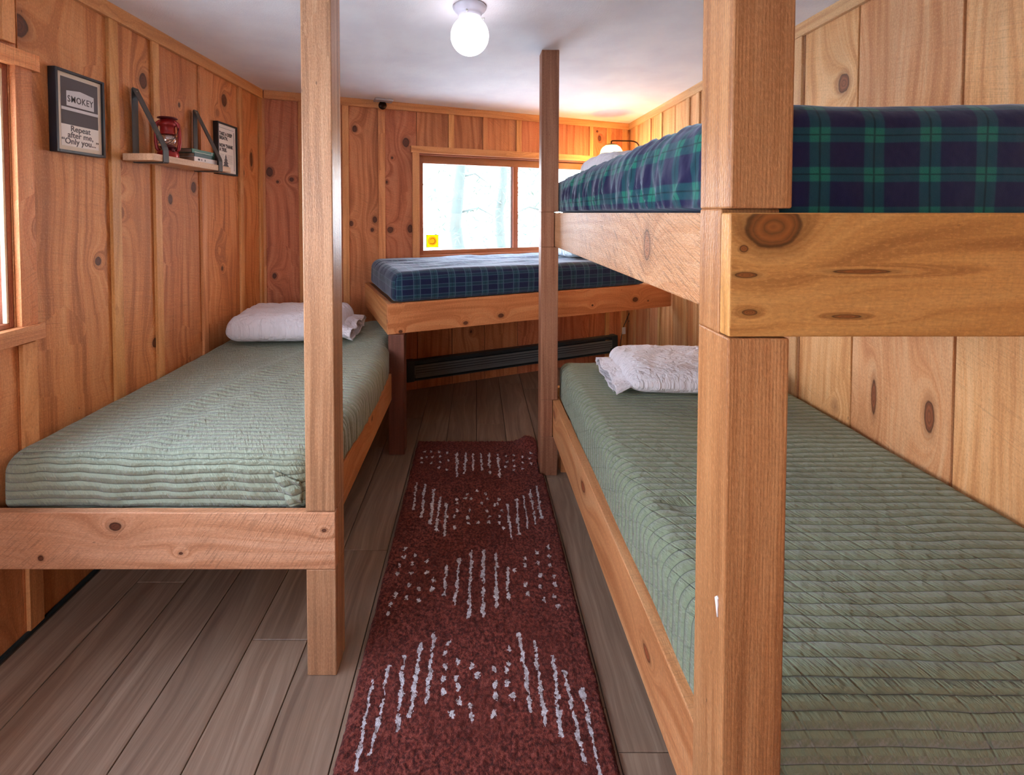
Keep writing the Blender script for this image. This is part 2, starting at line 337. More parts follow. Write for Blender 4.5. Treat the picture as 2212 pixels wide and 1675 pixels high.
for nme, cc in (('stk_y', (.95, .90, .02, 1)), ('stk_o', (.95, .60, .06, 1)), ('stk_d', (.80, .36, .05, 1))):
    t_ = NT(nme+'_vinyl'); a_ = t_.n('ShaderNodeBsdfTranslucent'); a_.inputs[0].default_value = cc; b_ = t_.n('ShaderNodeBsdfDiffuse'); b_.inputs[0].default_value = cc
    m_ = t_.n('ShaderNodeMixShader'); m_.inputs[0].default_value = .55
    t_.t.links.new(a_.outputs[0], m_.inputs[1]); t_.t.links.new(b_.outputs[0], m_.inputs[2]); t_.t.links.new(m_.outputs[0], t_.out.inputs[0]); M[nme] = t_.m
def mat_glass(name, tint=(1, 1, 1, 1), gl=.06):
    t = NT(name)
    a = t.n('ShaderNodeBsdfTransparent'); a.inputs[0].default_value = tint
    b = t.n('ShaderNodeBsdfGlossy'); b.inputs['Roughness'].default_value = .03
    m = t.n('ShaderNodeMixShader'); m.inputs[0].default_value = gl
    t.t.links.new(a.outputs[0], m.inputs[1]); t.t.links.new(b.outputs[0], m.inputs[2]); t.t.links.new(m.outputs[0], t.out.inputs[0])
    return t.m
M['glass'] = mat_glass('window_glass', (.96, .98, 1, 1), .05)
M['lglass'] = mat_glass('lantern_glass', (.90, .84, .82, 1), .38)
def mat_milky():
    t = NT('frosted_dome_glass')
    a = t.n('ShaderNodeBsdfTransparent'); a.inputs[0].default_value = (.98, .95, .88, 1)
    b = t.n('ShaderNodeBsdfTranslucent'); b.inputs[0].default_value = (.95, .88, .74, 1)
    d = t.n('ShaderNodeBsdfDiffuse'); d.inputs[0].default_value = (.9, .86, .78, 1)
    m = t.n('ShaderNodeMixShader'); m.inputs[0].default_value = .5
    m2 = t.n('ShaderNodeMixShader'); m2.inputs[0].default_value = .22
    t.t.links.new(b.outputs[0], m.inputs[1]); t.t.links.new(d.outputs[0], m.inputs[2])
    t.t.links.new(a.outputs[0], m2.inputs[1]); t.t.links.new(m.outputs[0], m2.inputs[2]); t.t.links.new(m2.outputs[0], t.out.inputs[0])
    return t.m
M['dome2'] = mat_milky()
M['dome'] = mat_glass('clear_dome_glass', (.97, .95, .9, 1), .10)
def emit(name, col, s, base=None):
    t = NT(name)
    t.fin(base or col, .3); t.b.inputs['Emission Color'].default_value = col; t.b.inputs['Emission Strength'].default_value = s
    return t.m
M['globe'] = emit('lit_opal_glass', (.95, .90, 1, 1), 2.0, (.8, .8, .8, 1))
M['domew'] = plain('milky_dome', srgb(250, 236, 206), .4)
M['bulb'] = emit('warm_bulb', (1, .72, .36, 1), 25)

# ============================================================ mesh helpers
class MB:
    """collects polygons with a uv in metres and one random tone per piece"""
    def __init__(s): s.v = []; s.f = []; s.uv = []; s.r = []; s.mi = []; s.mats = []
    def m(s, mat):
        if mat not in s.mats: s.mats.append(mat)
        return s.mats.index(mat)
    def face(s, pts, uvs, rnd, mi=0):
        b = len(s.v); s.v += [tuple(p) for p in pts]; s.f.append(list(range(b, b+len(pts)))); s.uv.append(uvs); s.r.append(rnd); s.mi.append(mi)
    def hexa(s, c, g=2, rnd=None, mi=0, uvo=(0, 0, 0)):
        """c: 8 corners, index bit0=x bit1=y bit2=z ; g: grain axis"""
        if rnd is None: rnd = (R.random(), R.random(), R.random())
        c = [Vector(p) for p in c]
        L = [ (c[1]-c[0]).length, (c[2]-c[0]).length, (c[4]-c[0]).length ]
        loc = [Vector(((i & 1)*L[0], ((i >> 1) & 1)*L[1], (i >> 2)*L[2])) + Vector(uvo) for i in range(8)]
        b = len(s.v); s.v += [tuple(p) for p in c]
        for ax, q in ((0, (0, 4, 6, 2)), (0, (1, 3, 7, 5)), (1, (0, 1, 5, 4)), (1, (2, 6, 7, 3)), (2, (0, 2, 3, 1)), (2, (4, 5, 7, 6))):
            oth = [a for a in (0, 1, 2) if a != ax]
            if g in oth: vv = g; uu = [a for a in oth if a != g][0]
            else: uu, vv = oth
            off = .0 if ax != 1 else 0.0
            s.f.append([b+i for i in q]); s.uv.append([(loc[i][uu]+off, loc[i][vv]) for i in q]); s.r.append(rnd); s.mi.append(mi)
        return s
    def box(s, x0, x1, y0, y1, z0, z1, g=2, rnd=None, mi=0, uvo=(0, 0, 0)):
        return s.hexa([(x1 if i & 1 else x0, y1 if i & 2 else y0, z1 if i & 4 else z0) for i in range(8)], g, rnd, mi, uvo)
    def slab(s, fr, a0, a1, b0, b1, c0, c1, g=2, rnd=None, mi=0, uvo=(0, 0, 0)):
        """box in a frame fr(a, b, c) -> world"""
        return s.hexa([fr(a1 if i & 1 else a0, b1 if i & 2 else b0, c1 if i & 4 else c0) for i in range(8)], g, rnd, mi, uvo)
    def build(s, name, mat, parent=None, bevel=0.0, smooth=False, seg=2):
        me = bpy.data.meshes.new(name); me.from_pydata(s.v, [], s.f)
        me.color_attributes.new('rnd', 'FLOAT_COLOR', 'CORNER'); me.uv_layers.new(name='UVMap')
        ul = me.uv_layers['UVMap']; at = me.color_attributes['rnd']
        k = 0
        for p, uv, r in zip(me.polygons, s.uv, s.r):
            for li, q in zip(p.loop_indices, uv):
                ul.data[li].uv = q; at.data[li].color = (r[0], r[1], r[2], 1)
        if s.mats:
            for m_ in s.mats: me.materials.append(m_)
            for p, i in zip(me.polygons, s.mi): p.material_index = i
        else: me.materials.append(mat)
        fixnormals(me)
        o = bpy.data.objects.new(name, me); COL.objects.link(o)
        if parent is not None: o.parent = parent
        if bevel:
            b = o.modifiers.new('bevel', 'BEVEL'); b.width = bevel; b.segments = seg; b.limit_method = 'ANGLE'
        if smooth: shade(o)
        return o
def fixnormals(me):
    bm = bmesh.new(); bm.from_mesh(me); bmesh.ops.recalc_face_normals(bm, faces=bm.faces); bm.to_mesh(me); bm.free()
def shade(o, on=True):
    o.data.polygons.foreach_set('use_smooth', [on]*len(o.data.polygons)); o.data.update()
def bmobj(name, bm, mat, parent=None, smooth=True):
    bmesh.ops.recalc_face_normals(bm, faces=bm.faces)
    me = bpy.data.meshes.new(name); bm.to_mesh(me); bm.free(); me.materials.append(mat)
    o = bpy.data.objects.new(name, me); COL.objects.link(o)
    if parent is not None: o.parent = parent
    if smooth: shade(o)
    return o
def thing(name, label, cat, loc=(0, 0, 0), group=None, rotz=0.0):
    o = bpy.data.objects.new(name, None); COL.objects.link(o); o.empty_display_size = .1
    o.location = loc; o.rotation_euler = (0, 0, rotz); o['label'] = label; o['category'] = cat
    if group: o['group'] = group
    return o
def tag(o, label, cat, group=None):
    o['label'] = label; o['category'] = cat
    if group: o['group'] = group
    return o
def struct(o): o['kind'] = 'structure'; return o
def setp(parent, *obs):
    """parent keeping world placement (parents carry only a translation and z turn)"""
    M_ = Matrix.Translation(parent.location) @ parent.rotation_euler.to_matrix().to_4x4()
    for o in obs:
        o.parent = parent; o.matrix_parent_inverse = M_.inverted()
def lathe(name, prof, mat, parent=None, seg=32, loc=(0, 0, 0), rot=None, smooth=True):
    bm = bmesh.new(); rings = []
    for r, z in prof:
        if r < 1e-5: rings.append([bm.verts.new((0, 0, z))])
        else: rings.append([bm.verts.new((r*math.cos(2*math.pi*i/seg), r*math.sin(2*math.pi*i/seg), z)) for i in range(seg)])
    for a, b in zip(rings, rings[1:]):
        for i in range(seg):
            j = (i+1) % seg
            if len(a) == 1 and len(b) == 1: continue
            if len(a) == 1: bm.faces.new((a[0], b[i], b[j]))
            elif len(b) == 1: bm.faces.new((a[i], b[0], a[j]))
            else: bm.faces.new((a[i], b[i], b[j], a[j]))
    mt = Matrix.Translation(loc)
    if rot is not None: mt = mt @ rot
    bmesh.ops.transform(bm, matrix=mt, verts=bm.verts)
    return bmobj(name, bm, mat, parent, smooth)
def tube(name, pts, r, mat, parent=None, seg=8, closed=False):
    pts = [Vector(p) for p in pts]; n = len(pts)
    bm = bmesh.new(); rings = []; up = None
    for i, p in enumerate(pts):
        if closed: d = pts[(i+1) % n]-pts[i-1]
        else: d = pts[min(i+1, n-1)]-pts[max(i-1, 0)]
        d.normalize()
        if up is None: up = Vector((0, 0, 1)) if abs(d.z) < .9 else Vector((1, 0, 0))
        sd = d.cross(up).normalized(); up = sd.cross(d).normalized()
        rr = r(i/(n-1)) if callable(r) else r
        rings.append([bm.verts.new(p+sd*rr*math.cos(2*math.pi*k/seg)+up*rr*math.sin(2*math.pi*k/seg)) for k in range(seg)])
    prs = list(zip(rings, rings[1:]))
    if closed: prs.append((rings[-1], rings[0]))
    for a, b in prs:
        for k in range(seg): bm.faces.new((a[k], b[k], b[(k+1) % seg], a[(k+1) % seg]))
    if not closed:
        bm.faces.new(rings[0]); bm.faces.new(rings[-1][::-1])
    return bmobj(name, bm, mat, parent)
def text(name, body, size, mtx, mat, parent, extrude=.0003, offset=0.0, align='CENTER', sx=1.0, spacing=1.0, shear=0):
    c = bpy.data.curves.new(name, 'FONT'); c.body = body; c.size = size; c.extrude = extrude; c.offset = offset
    c.align_x = align; c.space_character = spacing; c.resolution_u = 3; c.shear = shear
    o = bpy.data.objects.new(name, c); COL.objects.link(o); bpy.context.view_layer.update()
    me = bpy.data.meshes.new_from_object(o); bpy.data.objects.remove(o)
    me.transform(mtx @ Matrix.Diagonal((sx, 1, 1, 1))); me.materials.append(mat)
    o = bpy.data.objects.new(name, me); COL.objects.link(o); o.parent = parent
    return o
def sn(x, y, z=0.0): return noise.noise(Vector((x, y, z)))

# ============================================================ ROOM
def panel_wall(name, fr, length, seams, battens, hole, mats, gap=.004, crown=None, z1=CEIL, bt=.014, low_trim=False):
    """fr(s, z, d): s along the wall, z up, d out of the wall into the room. Planks, battens over the joints."""
    wall = MB(); mi_w = wall.m(mats[0]); mi_b = wall.m(mats[1])
    def piece(a, b, c, d, t0, t1, mi, rnd):
        if b-a < .003 or d-c < .003: return
        wall.hexa([fr(b if i & 1 else a, d if i & 4 else c, t1 if i & 2 else t0) for i in range(8)], 2, rnd, mi, (a, 0, c))
    def cut(a, b, c, d, t0, t1, mi):
        rnd = (R.random(), R.random(), R.random())
        if hole is None or b <= hole[0] or a >= hole[1] or d <= hole[2] or c >= hole[3]:
            piece(a, b, c, d, t0, t1, mi, rnd); return
        h0, h1, k0, k1 = hole
        piece(a, max(a, h0), c, d, t0, t1, mi, rnd); piece(min(b, h1), b, c, d, t0, t1, mi, rnd)
        m0, m1 = max(a, h0), min(b, h1)
        piece(m0, m1, c, k0, t0, t1, mi, rnd); piece(m0, m1, k1, d, t0, t1, mi, rnd)
    cut(-.08, length+.08, 0, z1, -.14, -.020, mi_w)
    e = [0]+list(seams)+[length]
    for a, b in zip(e, e[1:]): cut(a+gap/2, b-gap/2, 0, z1, -.020, 0, mi_w)
    for bb in battens:
        a, b = bb[0], bb[1]; c = bb[2] if len(bb) > 2 else 0; d = bb[3] if len(bb) > 3 else z1-.055
        piece(a, b, c, d, 0, bt, mi_b, (R.random(), R.random(), R.random()))
    return struct(wall.build(name, None, bevel=.0015, seg=1))
fl = lambda s, z, d: (XL+d, YF+s, z)
frr = lambda s, z, d: (XR-d, YF+s, z)
fb = lambda s, z, d: tuple(BW0+BD*s+BN*d+Vector((0, 0, z)))
ffr = lambda s, z, d: (XL+s, YF+d, z)
yl = lambda y: y-YF
panel_wall('wall_left', fl, 3.15-YF, [yl(y) for y in (-1.0, -.65, -.3, .1, .45, .8, 1.15, 1.485, 1.862, 2.11, 2.46, 2.86)],
           [(yl(a), yl(b)) for a, b in ((-1.02, -.97), (-.67, -.62), (1.84, 1.888), (2.088, 2.13), (2.44, 2.482), (2.838, 2.88), (3.10, 3.14))] +
           [(yl(1.462), yl(1.512), 0, .97), (yl(1.43), yl(1.47), 1.94, 2.19)],
           (yl(LWY0), yl(LWY1), LWZ0, LWZ1), (M['left'], M['trimw']))
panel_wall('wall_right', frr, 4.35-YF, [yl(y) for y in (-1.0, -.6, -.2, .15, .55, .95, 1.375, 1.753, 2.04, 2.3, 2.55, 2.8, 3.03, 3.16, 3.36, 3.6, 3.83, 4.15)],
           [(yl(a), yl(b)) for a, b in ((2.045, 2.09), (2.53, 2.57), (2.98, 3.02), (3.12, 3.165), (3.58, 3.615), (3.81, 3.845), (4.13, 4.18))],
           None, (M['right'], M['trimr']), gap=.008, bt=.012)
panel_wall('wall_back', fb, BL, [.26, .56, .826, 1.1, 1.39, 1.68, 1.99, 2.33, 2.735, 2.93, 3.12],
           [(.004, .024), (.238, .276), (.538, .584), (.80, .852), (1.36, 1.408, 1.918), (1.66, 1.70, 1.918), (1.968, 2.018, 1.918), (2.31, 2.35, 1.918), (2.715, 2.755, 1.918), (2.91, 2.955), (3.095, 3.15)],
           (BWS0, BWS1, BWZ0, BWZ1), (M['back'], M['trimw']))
panel_wall('wall_front', ffr, XR-XL, [.3*i for i in range(1, 10)], [], (FWX0-XL, FWX1-XL, FWZ0, FWZ1), (M['right'], M['trimw']))  # opening is for the added fill-light window

fm = MB(); fm.face([(XL-.14, YF-.14, -.012), (XR+.14, YF-.14, -.012), (XR+.14, 4.6, -.012), (XL-.14, 4.6, -.012)], [(0, 0), (1, 0), (1, 1), (0, 1)], (0, 0, 0), fm.m(M['floorgap']))
mf = fm.m(M['floor']); PW = .184
k0 = -12
for k in range(-12, 12):
    x0 = -.1545+PW*k - .03; x1 = x0+PW-.0032
    if x1 < XL-.1 or x0 > XR+.1: continue
    x0c, x1c = max(x0, XL-.05), min(x1, XR+.05)
    y = YF-.1 - R.random()*1.2
    if k == 1-1+0: y = YF-.1
    off = {-1: 1.355, 2: 1.245}.get(k)
    if off is not None: y = off-1.22*3
    while y < 4.6:
        a, b = max(y, YF-.1), min(y+1.218, 4.6)
        if b > a+.01: fm.box(x0c, x1c, a, b, -.011, 0, 1, None, mf)
        y += 1.22
struct(fm.build('floor', None, bevel=.0012, seg=1))
cm = MB(); cm.box(XL-.14, XR+.14, YF-.14, 4.6, CEIL, CEIL+.1, 0); struct(cm.build('ceiling', M['ceiling']))

def trim(n, fr, parts, mat, bevel=.0015):
    b = MB()
    for (a0, a1, z0, z1, d0, d1, g) in parts:
        b.hexa([fr(a1 if i & 1 else a0, z1 if i & 4 else z0, d1 if i & 2 else d0) for i in range(8)], g)
    return struct(b.build('trim_%d' % n, mat, bevel=bevel))
trim(1, fl, [(0, 3.15-YF-.01, CEIL-.062, CEIL, .001, .020, 0)], M['trimw'])
trim(2, fb, [(.02, BL-.02, CEIL-.058, CEIL, .001, .020, 0)], M['trimw'])
trim(3, frr, [(0, 4.35-YF-.02, CEIL-.058, CEIL, .001, .020, 0)], M['trimr'])
# casing of the left window: side board, head and sill
trim(4, fl, [(yl(1.457), yl(1.512), LWZ0-.01, LWZ1+.005, .001, .020, 2), (yl(LWY0-.05), yl(1.537), LWZ1, LWZ1+.054, .001, .026, 0)], M['left'])
trim(5, fl, [(yl(LWY0-.05), yl(1.522), LWZ0-.052, LWZ0, .001, .034, 0)], M['trimw'])
trim(6, fb, [(1.062, 1.117, 1.0, BWZ1, .001, .020, 2), (2.855, 2.905, 1.0, BWZ1, .001, .020, 2), (1.05, 2.92, BWZ1-.004, BWZ1+.048, .001, .026, 0), (1.05, 2.92, .985, 1.045, .001, .024, 0)], M['trimw'])
bb = MB(); bb.box(XL+.001, XL+.016, YF, 3.14, 0, .016, 1); struct(bb.build('baseboard_left', M['rubber'], bevel=.004))

# ------------------------------------------------------------ windows
def window(n, fr, s0, s1, z0, z1, mull, sash=.05, pale=False, glass_d=-.075):
    w_ = MB(); mi = w_.m(M['sash']); mj = w_.m(M['jamb']); ms = w_.m(M['sash']); ma = w_.m(M['alu'])
    def bx(a0, a1, c0, c1, d0, d1, m_, g=2): w_.hexa([fr(a1 if i & 1 else a0, c1 if i & 4 else c0, d1 if i & 2 else d0) for i in range(8)], g, None, m_)
    e = .001
    bx(s0+e, s0+.016, z0+e, z1-e, -.13, -.002, mi); bx(s1-.016, s1-e, z0+e, z1-e, -.13, -.002, mi)
    bx(s0+.016, s1-.016, z1-.016, z1-e, -.13, -.002, mi, 0); bx(s0+.016, s1-.016, z0+e, z0+.016, -.13, -.002, mi, 0)
    if pale: bx(s1-.024, s1-.0165, z0+.017, z1-.017, -.016, -.002, mj); bx(s1-.020, s1-.0165, z0+.017, z1-.017, -.045, -.036, mj)
    # sashes
    a, b, c, d = s0+.016, s1-.016, z0+.016, z1-.016
    bx(a, a+sash, c, d, -.095, -.05, ms); bx(b-sash, b, c, d, -.095, -.05, ms)
    bx(a+sash, b-sash, d-sash*1.2, d, -.095, -.05, ms, 0); bx(a+sash, b-sash, c, c+sash*.7, -.095, -.05, ms, 0)
    for m_ in mull:
        bx(m_-.023, m_+.023, c+sash*.7, d-sash*1.2, -.092, -.046, ms)
        bx(m_-.040, m_-.023, c+sash*.7, d-sash*1.2, -.088, -.066, ma)
    o = struct(w_.build('window_%d' % n, None, bevel=.001, seg=1))
    edges = [a+sash]+sum([[m_-.023, m_+.023] for m_ in mull], [])+[b-sash]
    for q in range(0, len(edges), 2):
        g = MB(); g.hexa([fr(edges[q+1] if i & 1 else edges[q], (d-sash*1.2) if i & 4 else (c+sash*.7), (glass_d+.003) if i & 2 else glass_d) for i in range(8)])
        g.build('pane', M['glass'], o)
    return o
window(1, fb, BWS0, BWS1, BWZ0, BWZ1, [1.992])
window(2, fl, yl(LWY0), yl(LWY1), LWZ0, LWZ1, [yl(.56)], .04, True)
window(3, ffr, FWX0-XL, FWX1-XL, FWZ0, FWZ1, [(FWX0+FWX1)/2-XL], .05)  # added window, never in view, lets in fill light

# sticker on the far pane
st = thing('sticker', 'square yellow sticker with orange circle in the far window corner', 'sticker', fb(1.247, 1.115, -.071))
def onb(s, z, d): return fb(s, z, d)
q = MB(); fq = lambda a, b, c: onb(a, c, b)
for a0, a1, c0, c1 in ((1.195, 1.299, 1.117, 1.122), (1.195, 1.299, 1.217, 1.222), (1.195, 1.200, 1.122, 1.217), (1.294, 1.299, 1.122, 1.217)):
    q.slab(fq, a0, a1, -.0715, -.0702, c0, c1, 0, (0, 0, 0))
bo = q.build('border', M['stk_b'])
q = MB(); q.slab(lambda a, b, c: onb(a, c, b), 1.200, 1.294, -.0708, -.0702, 1.122, 1.217, 0, (0, 0, 0)); fo = q.build('sticker_face', M['stk_y'])
setp(st, bo, fo)
rotb = Matrix((BD.to_3d().to_tuple()+(0,), (0, 0, 1, 0), BN.to_tuple()+(0,), (0, 0, 0, 1))).transposed()
dsk = lathe('disc', [(0, 0), (.040, 0), (.040, .0006), (0, .0006)], M['stk_o'], None, 32, fb(1.247, 1.170, -.0702), rotb, False)
pts = [Vector(fb(1.247+.023*math.cos(a), 1.170+.023*math.sin(a), -.0694)) for a in [math.radians(-140+i*14) for i in range(21)]]
arr = tube('arrow_ring', pts, .0035, M['stk_d'], None, 6)
setp(st, dsk, arr)

# ============================================================ OUTSIDE
gm = MB(); gm.face([(-40, -40, -.6), (40, -40, -.6), (40, 60, -.6), (-40, 60, -.6)], [(0, 0), (80, 0), (80, 100), (0, 100)], (0, 0, 0)); g = gm.build('ground', M['snow']); struct(g)
ev = MB(); ev.slab(lambda a, b, c: fb(a, c, b), -.4, 3.4, -.62, -.16, 1.93, 1.98, 0); e_ = ev.build('roof_eave', M['soffit']); e_['kind'] = 'structure'
def tree(x, y, h, r, label, n=90, crown=True):
    t = thing('tree', label, 'tree', (x, y, -.6))
    R2 = random.Random(int(x*100)+7)
    pts = [(x+.15*sn(i*.5, x), y, -.6+h*i/12) for i in range(13)]
    tr = tube('trunk', pts, lambda q: r*(1-.75*q), M['bark'], None, 10); setp(t, tr)
    for j in range(7):
        z = h*(.2+.1*j); a = R2.random()*6.28; L = 1.0*(1-.08*j)
        br = tube('branch', [(x, y, z), (x+L*.5*math.cos(a), y+L*.5*math.sin(a), z+.1), (x+L*math.cos(a), y+L*math.sin(a), z-.1)], lambda q: .03*(1-.7*q), M['bark'], None, 6); setp(t, br)
    bm = bmesh.new()
    for j in range(n*6):
        z = h*(.08+.88*R2.random()); rr = (.35+R2.random()*1.2)*(1-z/h*.7); a = R2.random()*6.28
        p = Vector((x+rr*math.cos(a), y+rr*math.sin(a), z-.4)); d = Vector((R2.uniform(-1, 1), R2.uniform(-1, 1), R2.uniform(-1, 1))).normalized()*.10
        e = d.orthogonal().normalized()*.02
        bm.faces.new([bm.verts.new(q_) for q_ in (p-d, p+e, p+d, p-e)])
    f = bmobj('foliage', bm, M['foliage'], None, False); setp(t, f)
oc = Vector((0, 0, 0))
tree(-.35, 9.0, 7, .16, 'pale tree seen through the left far pane, nearer the middle of the glass', 70)
tree(.62, 11.0, 8, .14, 'pale tree seen through the left far pane, beside the window mullion', 70)
tree(1.35, 8.2, 7, .15, 'bushy pale tree seen through the right far pane', 150)

# ============================================================ BEDS
def post(name, x0, x1, y0, y1, ztop, notches, mat, parent, lean=0.0):
    """notches: (z0, z1, nx0, nx1, ny0, ny1) - remaining section inside each notch"""
    zs = [0.0]; m = MB(); rnd = (R.random(), .5, .5); z = 0
    for (a, b, *sec) in sorted(notches):
        if a > z: m.box(x0, x1, y0, y1, z, a, 2, rnd, 0, (x0, y0, z))
        m.box(*sec, a, b, 2, rnd, 0, (sec[0], sec[2], a)); z = b
    if ztop > z: m.box(x0, x1, y0, y1, z, ztop, 2, rnd, 0, (x0, y0, z))
    if lean:
        m.v = [(v[0]+lean*(v[2]-1.3), v[1], v[2]) for v in m.v]
    o = m.build(name, mat, None, bevel=.003); setp(parent, o); return o

# --- left single bed
lb = thing('bed_frame', 'low pine bed frame along the left wall with post up to the ceiling', 'bed', (-.95, 2.2, 0))
post('post', -.5125, -.4236, 1.332, 1.421, CEIL, [(.328, .506, -.5125, -.4236, 1.357, 1.421)], M['post_l'], lb)
m = MB(); m.box(XL+.003, -.4236, 1.3305, 1.3555, .329, .503, 0, (.3, .5, .4), 0, (0, 0, 0))
o = m.build('footboard', M['board_l'], None, bevel=.003); setp(lb, o)
m = MB(); m.box(-.5295, -.490, 1.4225, 2.582, .322, .476, 1); o = m.build('side_rail', M['rail'], None, bevel=.003); setp(lb, o)
m = MB(); m.box(XL+.003, -.530, 1.37, 3.12, .44, .462, 1); o = m.build('slat_base', M['slats'], None); setp(lb, o)
m = MB(); m.box(XL+.003, XL+.04, 1.37, 3.12, .33, .438, 1); o = m.build('wall_cleat', M['slats'], None); setp(lb, o)

# --- bunk bed on the right
rb = thing('bunk_bed', 'two-tier pine bunk bed built against the right wall', 'bunk bed', (.95, 1.6, 0))
post('post', .363, .452, .650, .739, CEIL, [(1.2185, 1.406, .363, .452, .6765, .739)], M['post_r'], rb)
UR = (.409, .428); LRr = (.403, .424)                  # outer face of the rails, far end and near end
post('post', .337, .428, 2.376, 2.465, CEIL, [(.209, .408, .337, .4005, 2.376, 2.465), (1.22, 1.404, .337, .4065, 2.376, 2.465)], M['post_c'], rb)
m = MB(); m.box(.363, XR-.003, .6495, .675, 1.2205, 1.400, 0, (.6, .55, .4), 0, (0, 0, 0));
o = m.build('footboard', M['board_r'], None, bevel=.003, seg=3); o['label'] = 'upper front board with a big round knot'; setp(rb, o)
m = MB(); m.box(.46, XR-.003, .70, .738, .21, .40, 0); o = m.build('footboard', M['rail'], None, bevel=.003); setp(rb, o)
def skew(name, xf, xn, t, y0, y1, z0, z1, mat, rnd=None, end=0.0):
    m = MB(); c = []
    for i in range(8):
        y = y1 if i & 2 else y0; x = (xf if i & 2 else xn) + (t if i & 1 else 0); c.append((x, y, z1 if i & 4 else z0))
    m.hexa(c, 1, rnd); o = m.build(name, mat, None, bevel=.003); setp(rb, o); return o
o = skew('side_rail', UR[0], .431, .038, .741, 2.466, 1.2215, 1.4, M['rail_rough'], (.2, .5, .5)); o['label'] = 'upper rough-sawn rail'
o = skew('side_rail', LRr[0], LRr[1], .038, .741, 2.466, .211, .405, M['rail_low']); o['label'] = 'lower rail'
m = MB(); m.box(.452, .50, 2.405, 2.464, 0, .208, 2); o = m.build('support_block', M['rail'], None, bevel=.002); setp(rb, o)
m = MB(); m.box(.475, XR-.003, .742, 2.56, 1.33, 1.35, 1); o = m.build('slat_base', M['slats'], None); setp(rb, o)
m = MB(); m.box(.475, XR-.003, .742, 2.56, .345, .365, 1); o = m.build('slat_base', M['slats'], None); setp(rb, o)
m = MB(); m.box(.363, XR-.003, 2.566, 2.60, 1.2215, 1.39, 0); o = m.build('head_rail', M['rail'], None, bevel=.003); setp(rb, o)
m = MB(); m.box(.363+.06, XR-.003, 2.566, 2.60, .211, .40, 0); o = m.build('head_rail', M['rail'], None, bevel=.003); setp(rb, o)
pd = tube('paint_drip', [(.3622, .6655, .812+.01), (.3622, .6685, .818), (.362, .6665, .812), (.3622, .667, .802), (.3622, .6655, .792)], lambda q: .0022+.0010*math.sin(q*5), M['paint'], None, 8); pd['label'] = 'white paint drip'; setp(rb, pd)

# --- raised bed under the far window
P0c = Vector((-.511, 2.58, 0)); s0b = (P0c-BW0).dot(BD); t0b = (P0c-BW0).dot(BN)
fbb = lambda s, t, z: tuple(BW0+BD*s+BN*t+Vector((0, 0, z)))
bbed = thing('bed_frame', 'raised pine bed frame under the far window on a dark stained leg', 'bed', (.3, 3.3, 0))
sr = (XR-.004-BW0.x - t0b*BN.x)/BD.x
m = MB(); c = [fbb((sr if i & 1 else s0b), (t0b if not i & 2 else t0b-.032), .875 if i & 4 else .70) for i in range(8)]
c[3] = fbb(sr, t0b-.032, .70); c[7] = fbb(sr, t0b-.032, .875)
m.hexa(c, 0, (.4, .5, .5))
o = m.build('front_rail', M['rail_back'], None, bevel=.003); setp(bbed, o)
m = MB(); m.hexa([fbb(s0b+(.032 if i & 1 else 0), (t0b-.033 if not i & 2 else .018), .875 if i & 4 else .70) for i in range(8)], 1); o = m.build('end_rail', M['rail'], None, bevel=.003); setp(bbed, o)
m = MB(); m.hexa([fbb((2.68 if i & 1 else s0b+.034), (t0b-.034 if not i & 2 else .02), .862 if i & 4 else .842) for i in range(8)], 0); o = m.build('slat_base', M['slats'], None); setp(bbed, o)
m = MB(); m.box(-.509, -.418, 2.584, 2.672, 0, .699, 2); o = m.build('leg', M['leg'], None, bevel=.003); setp(bbed, o)

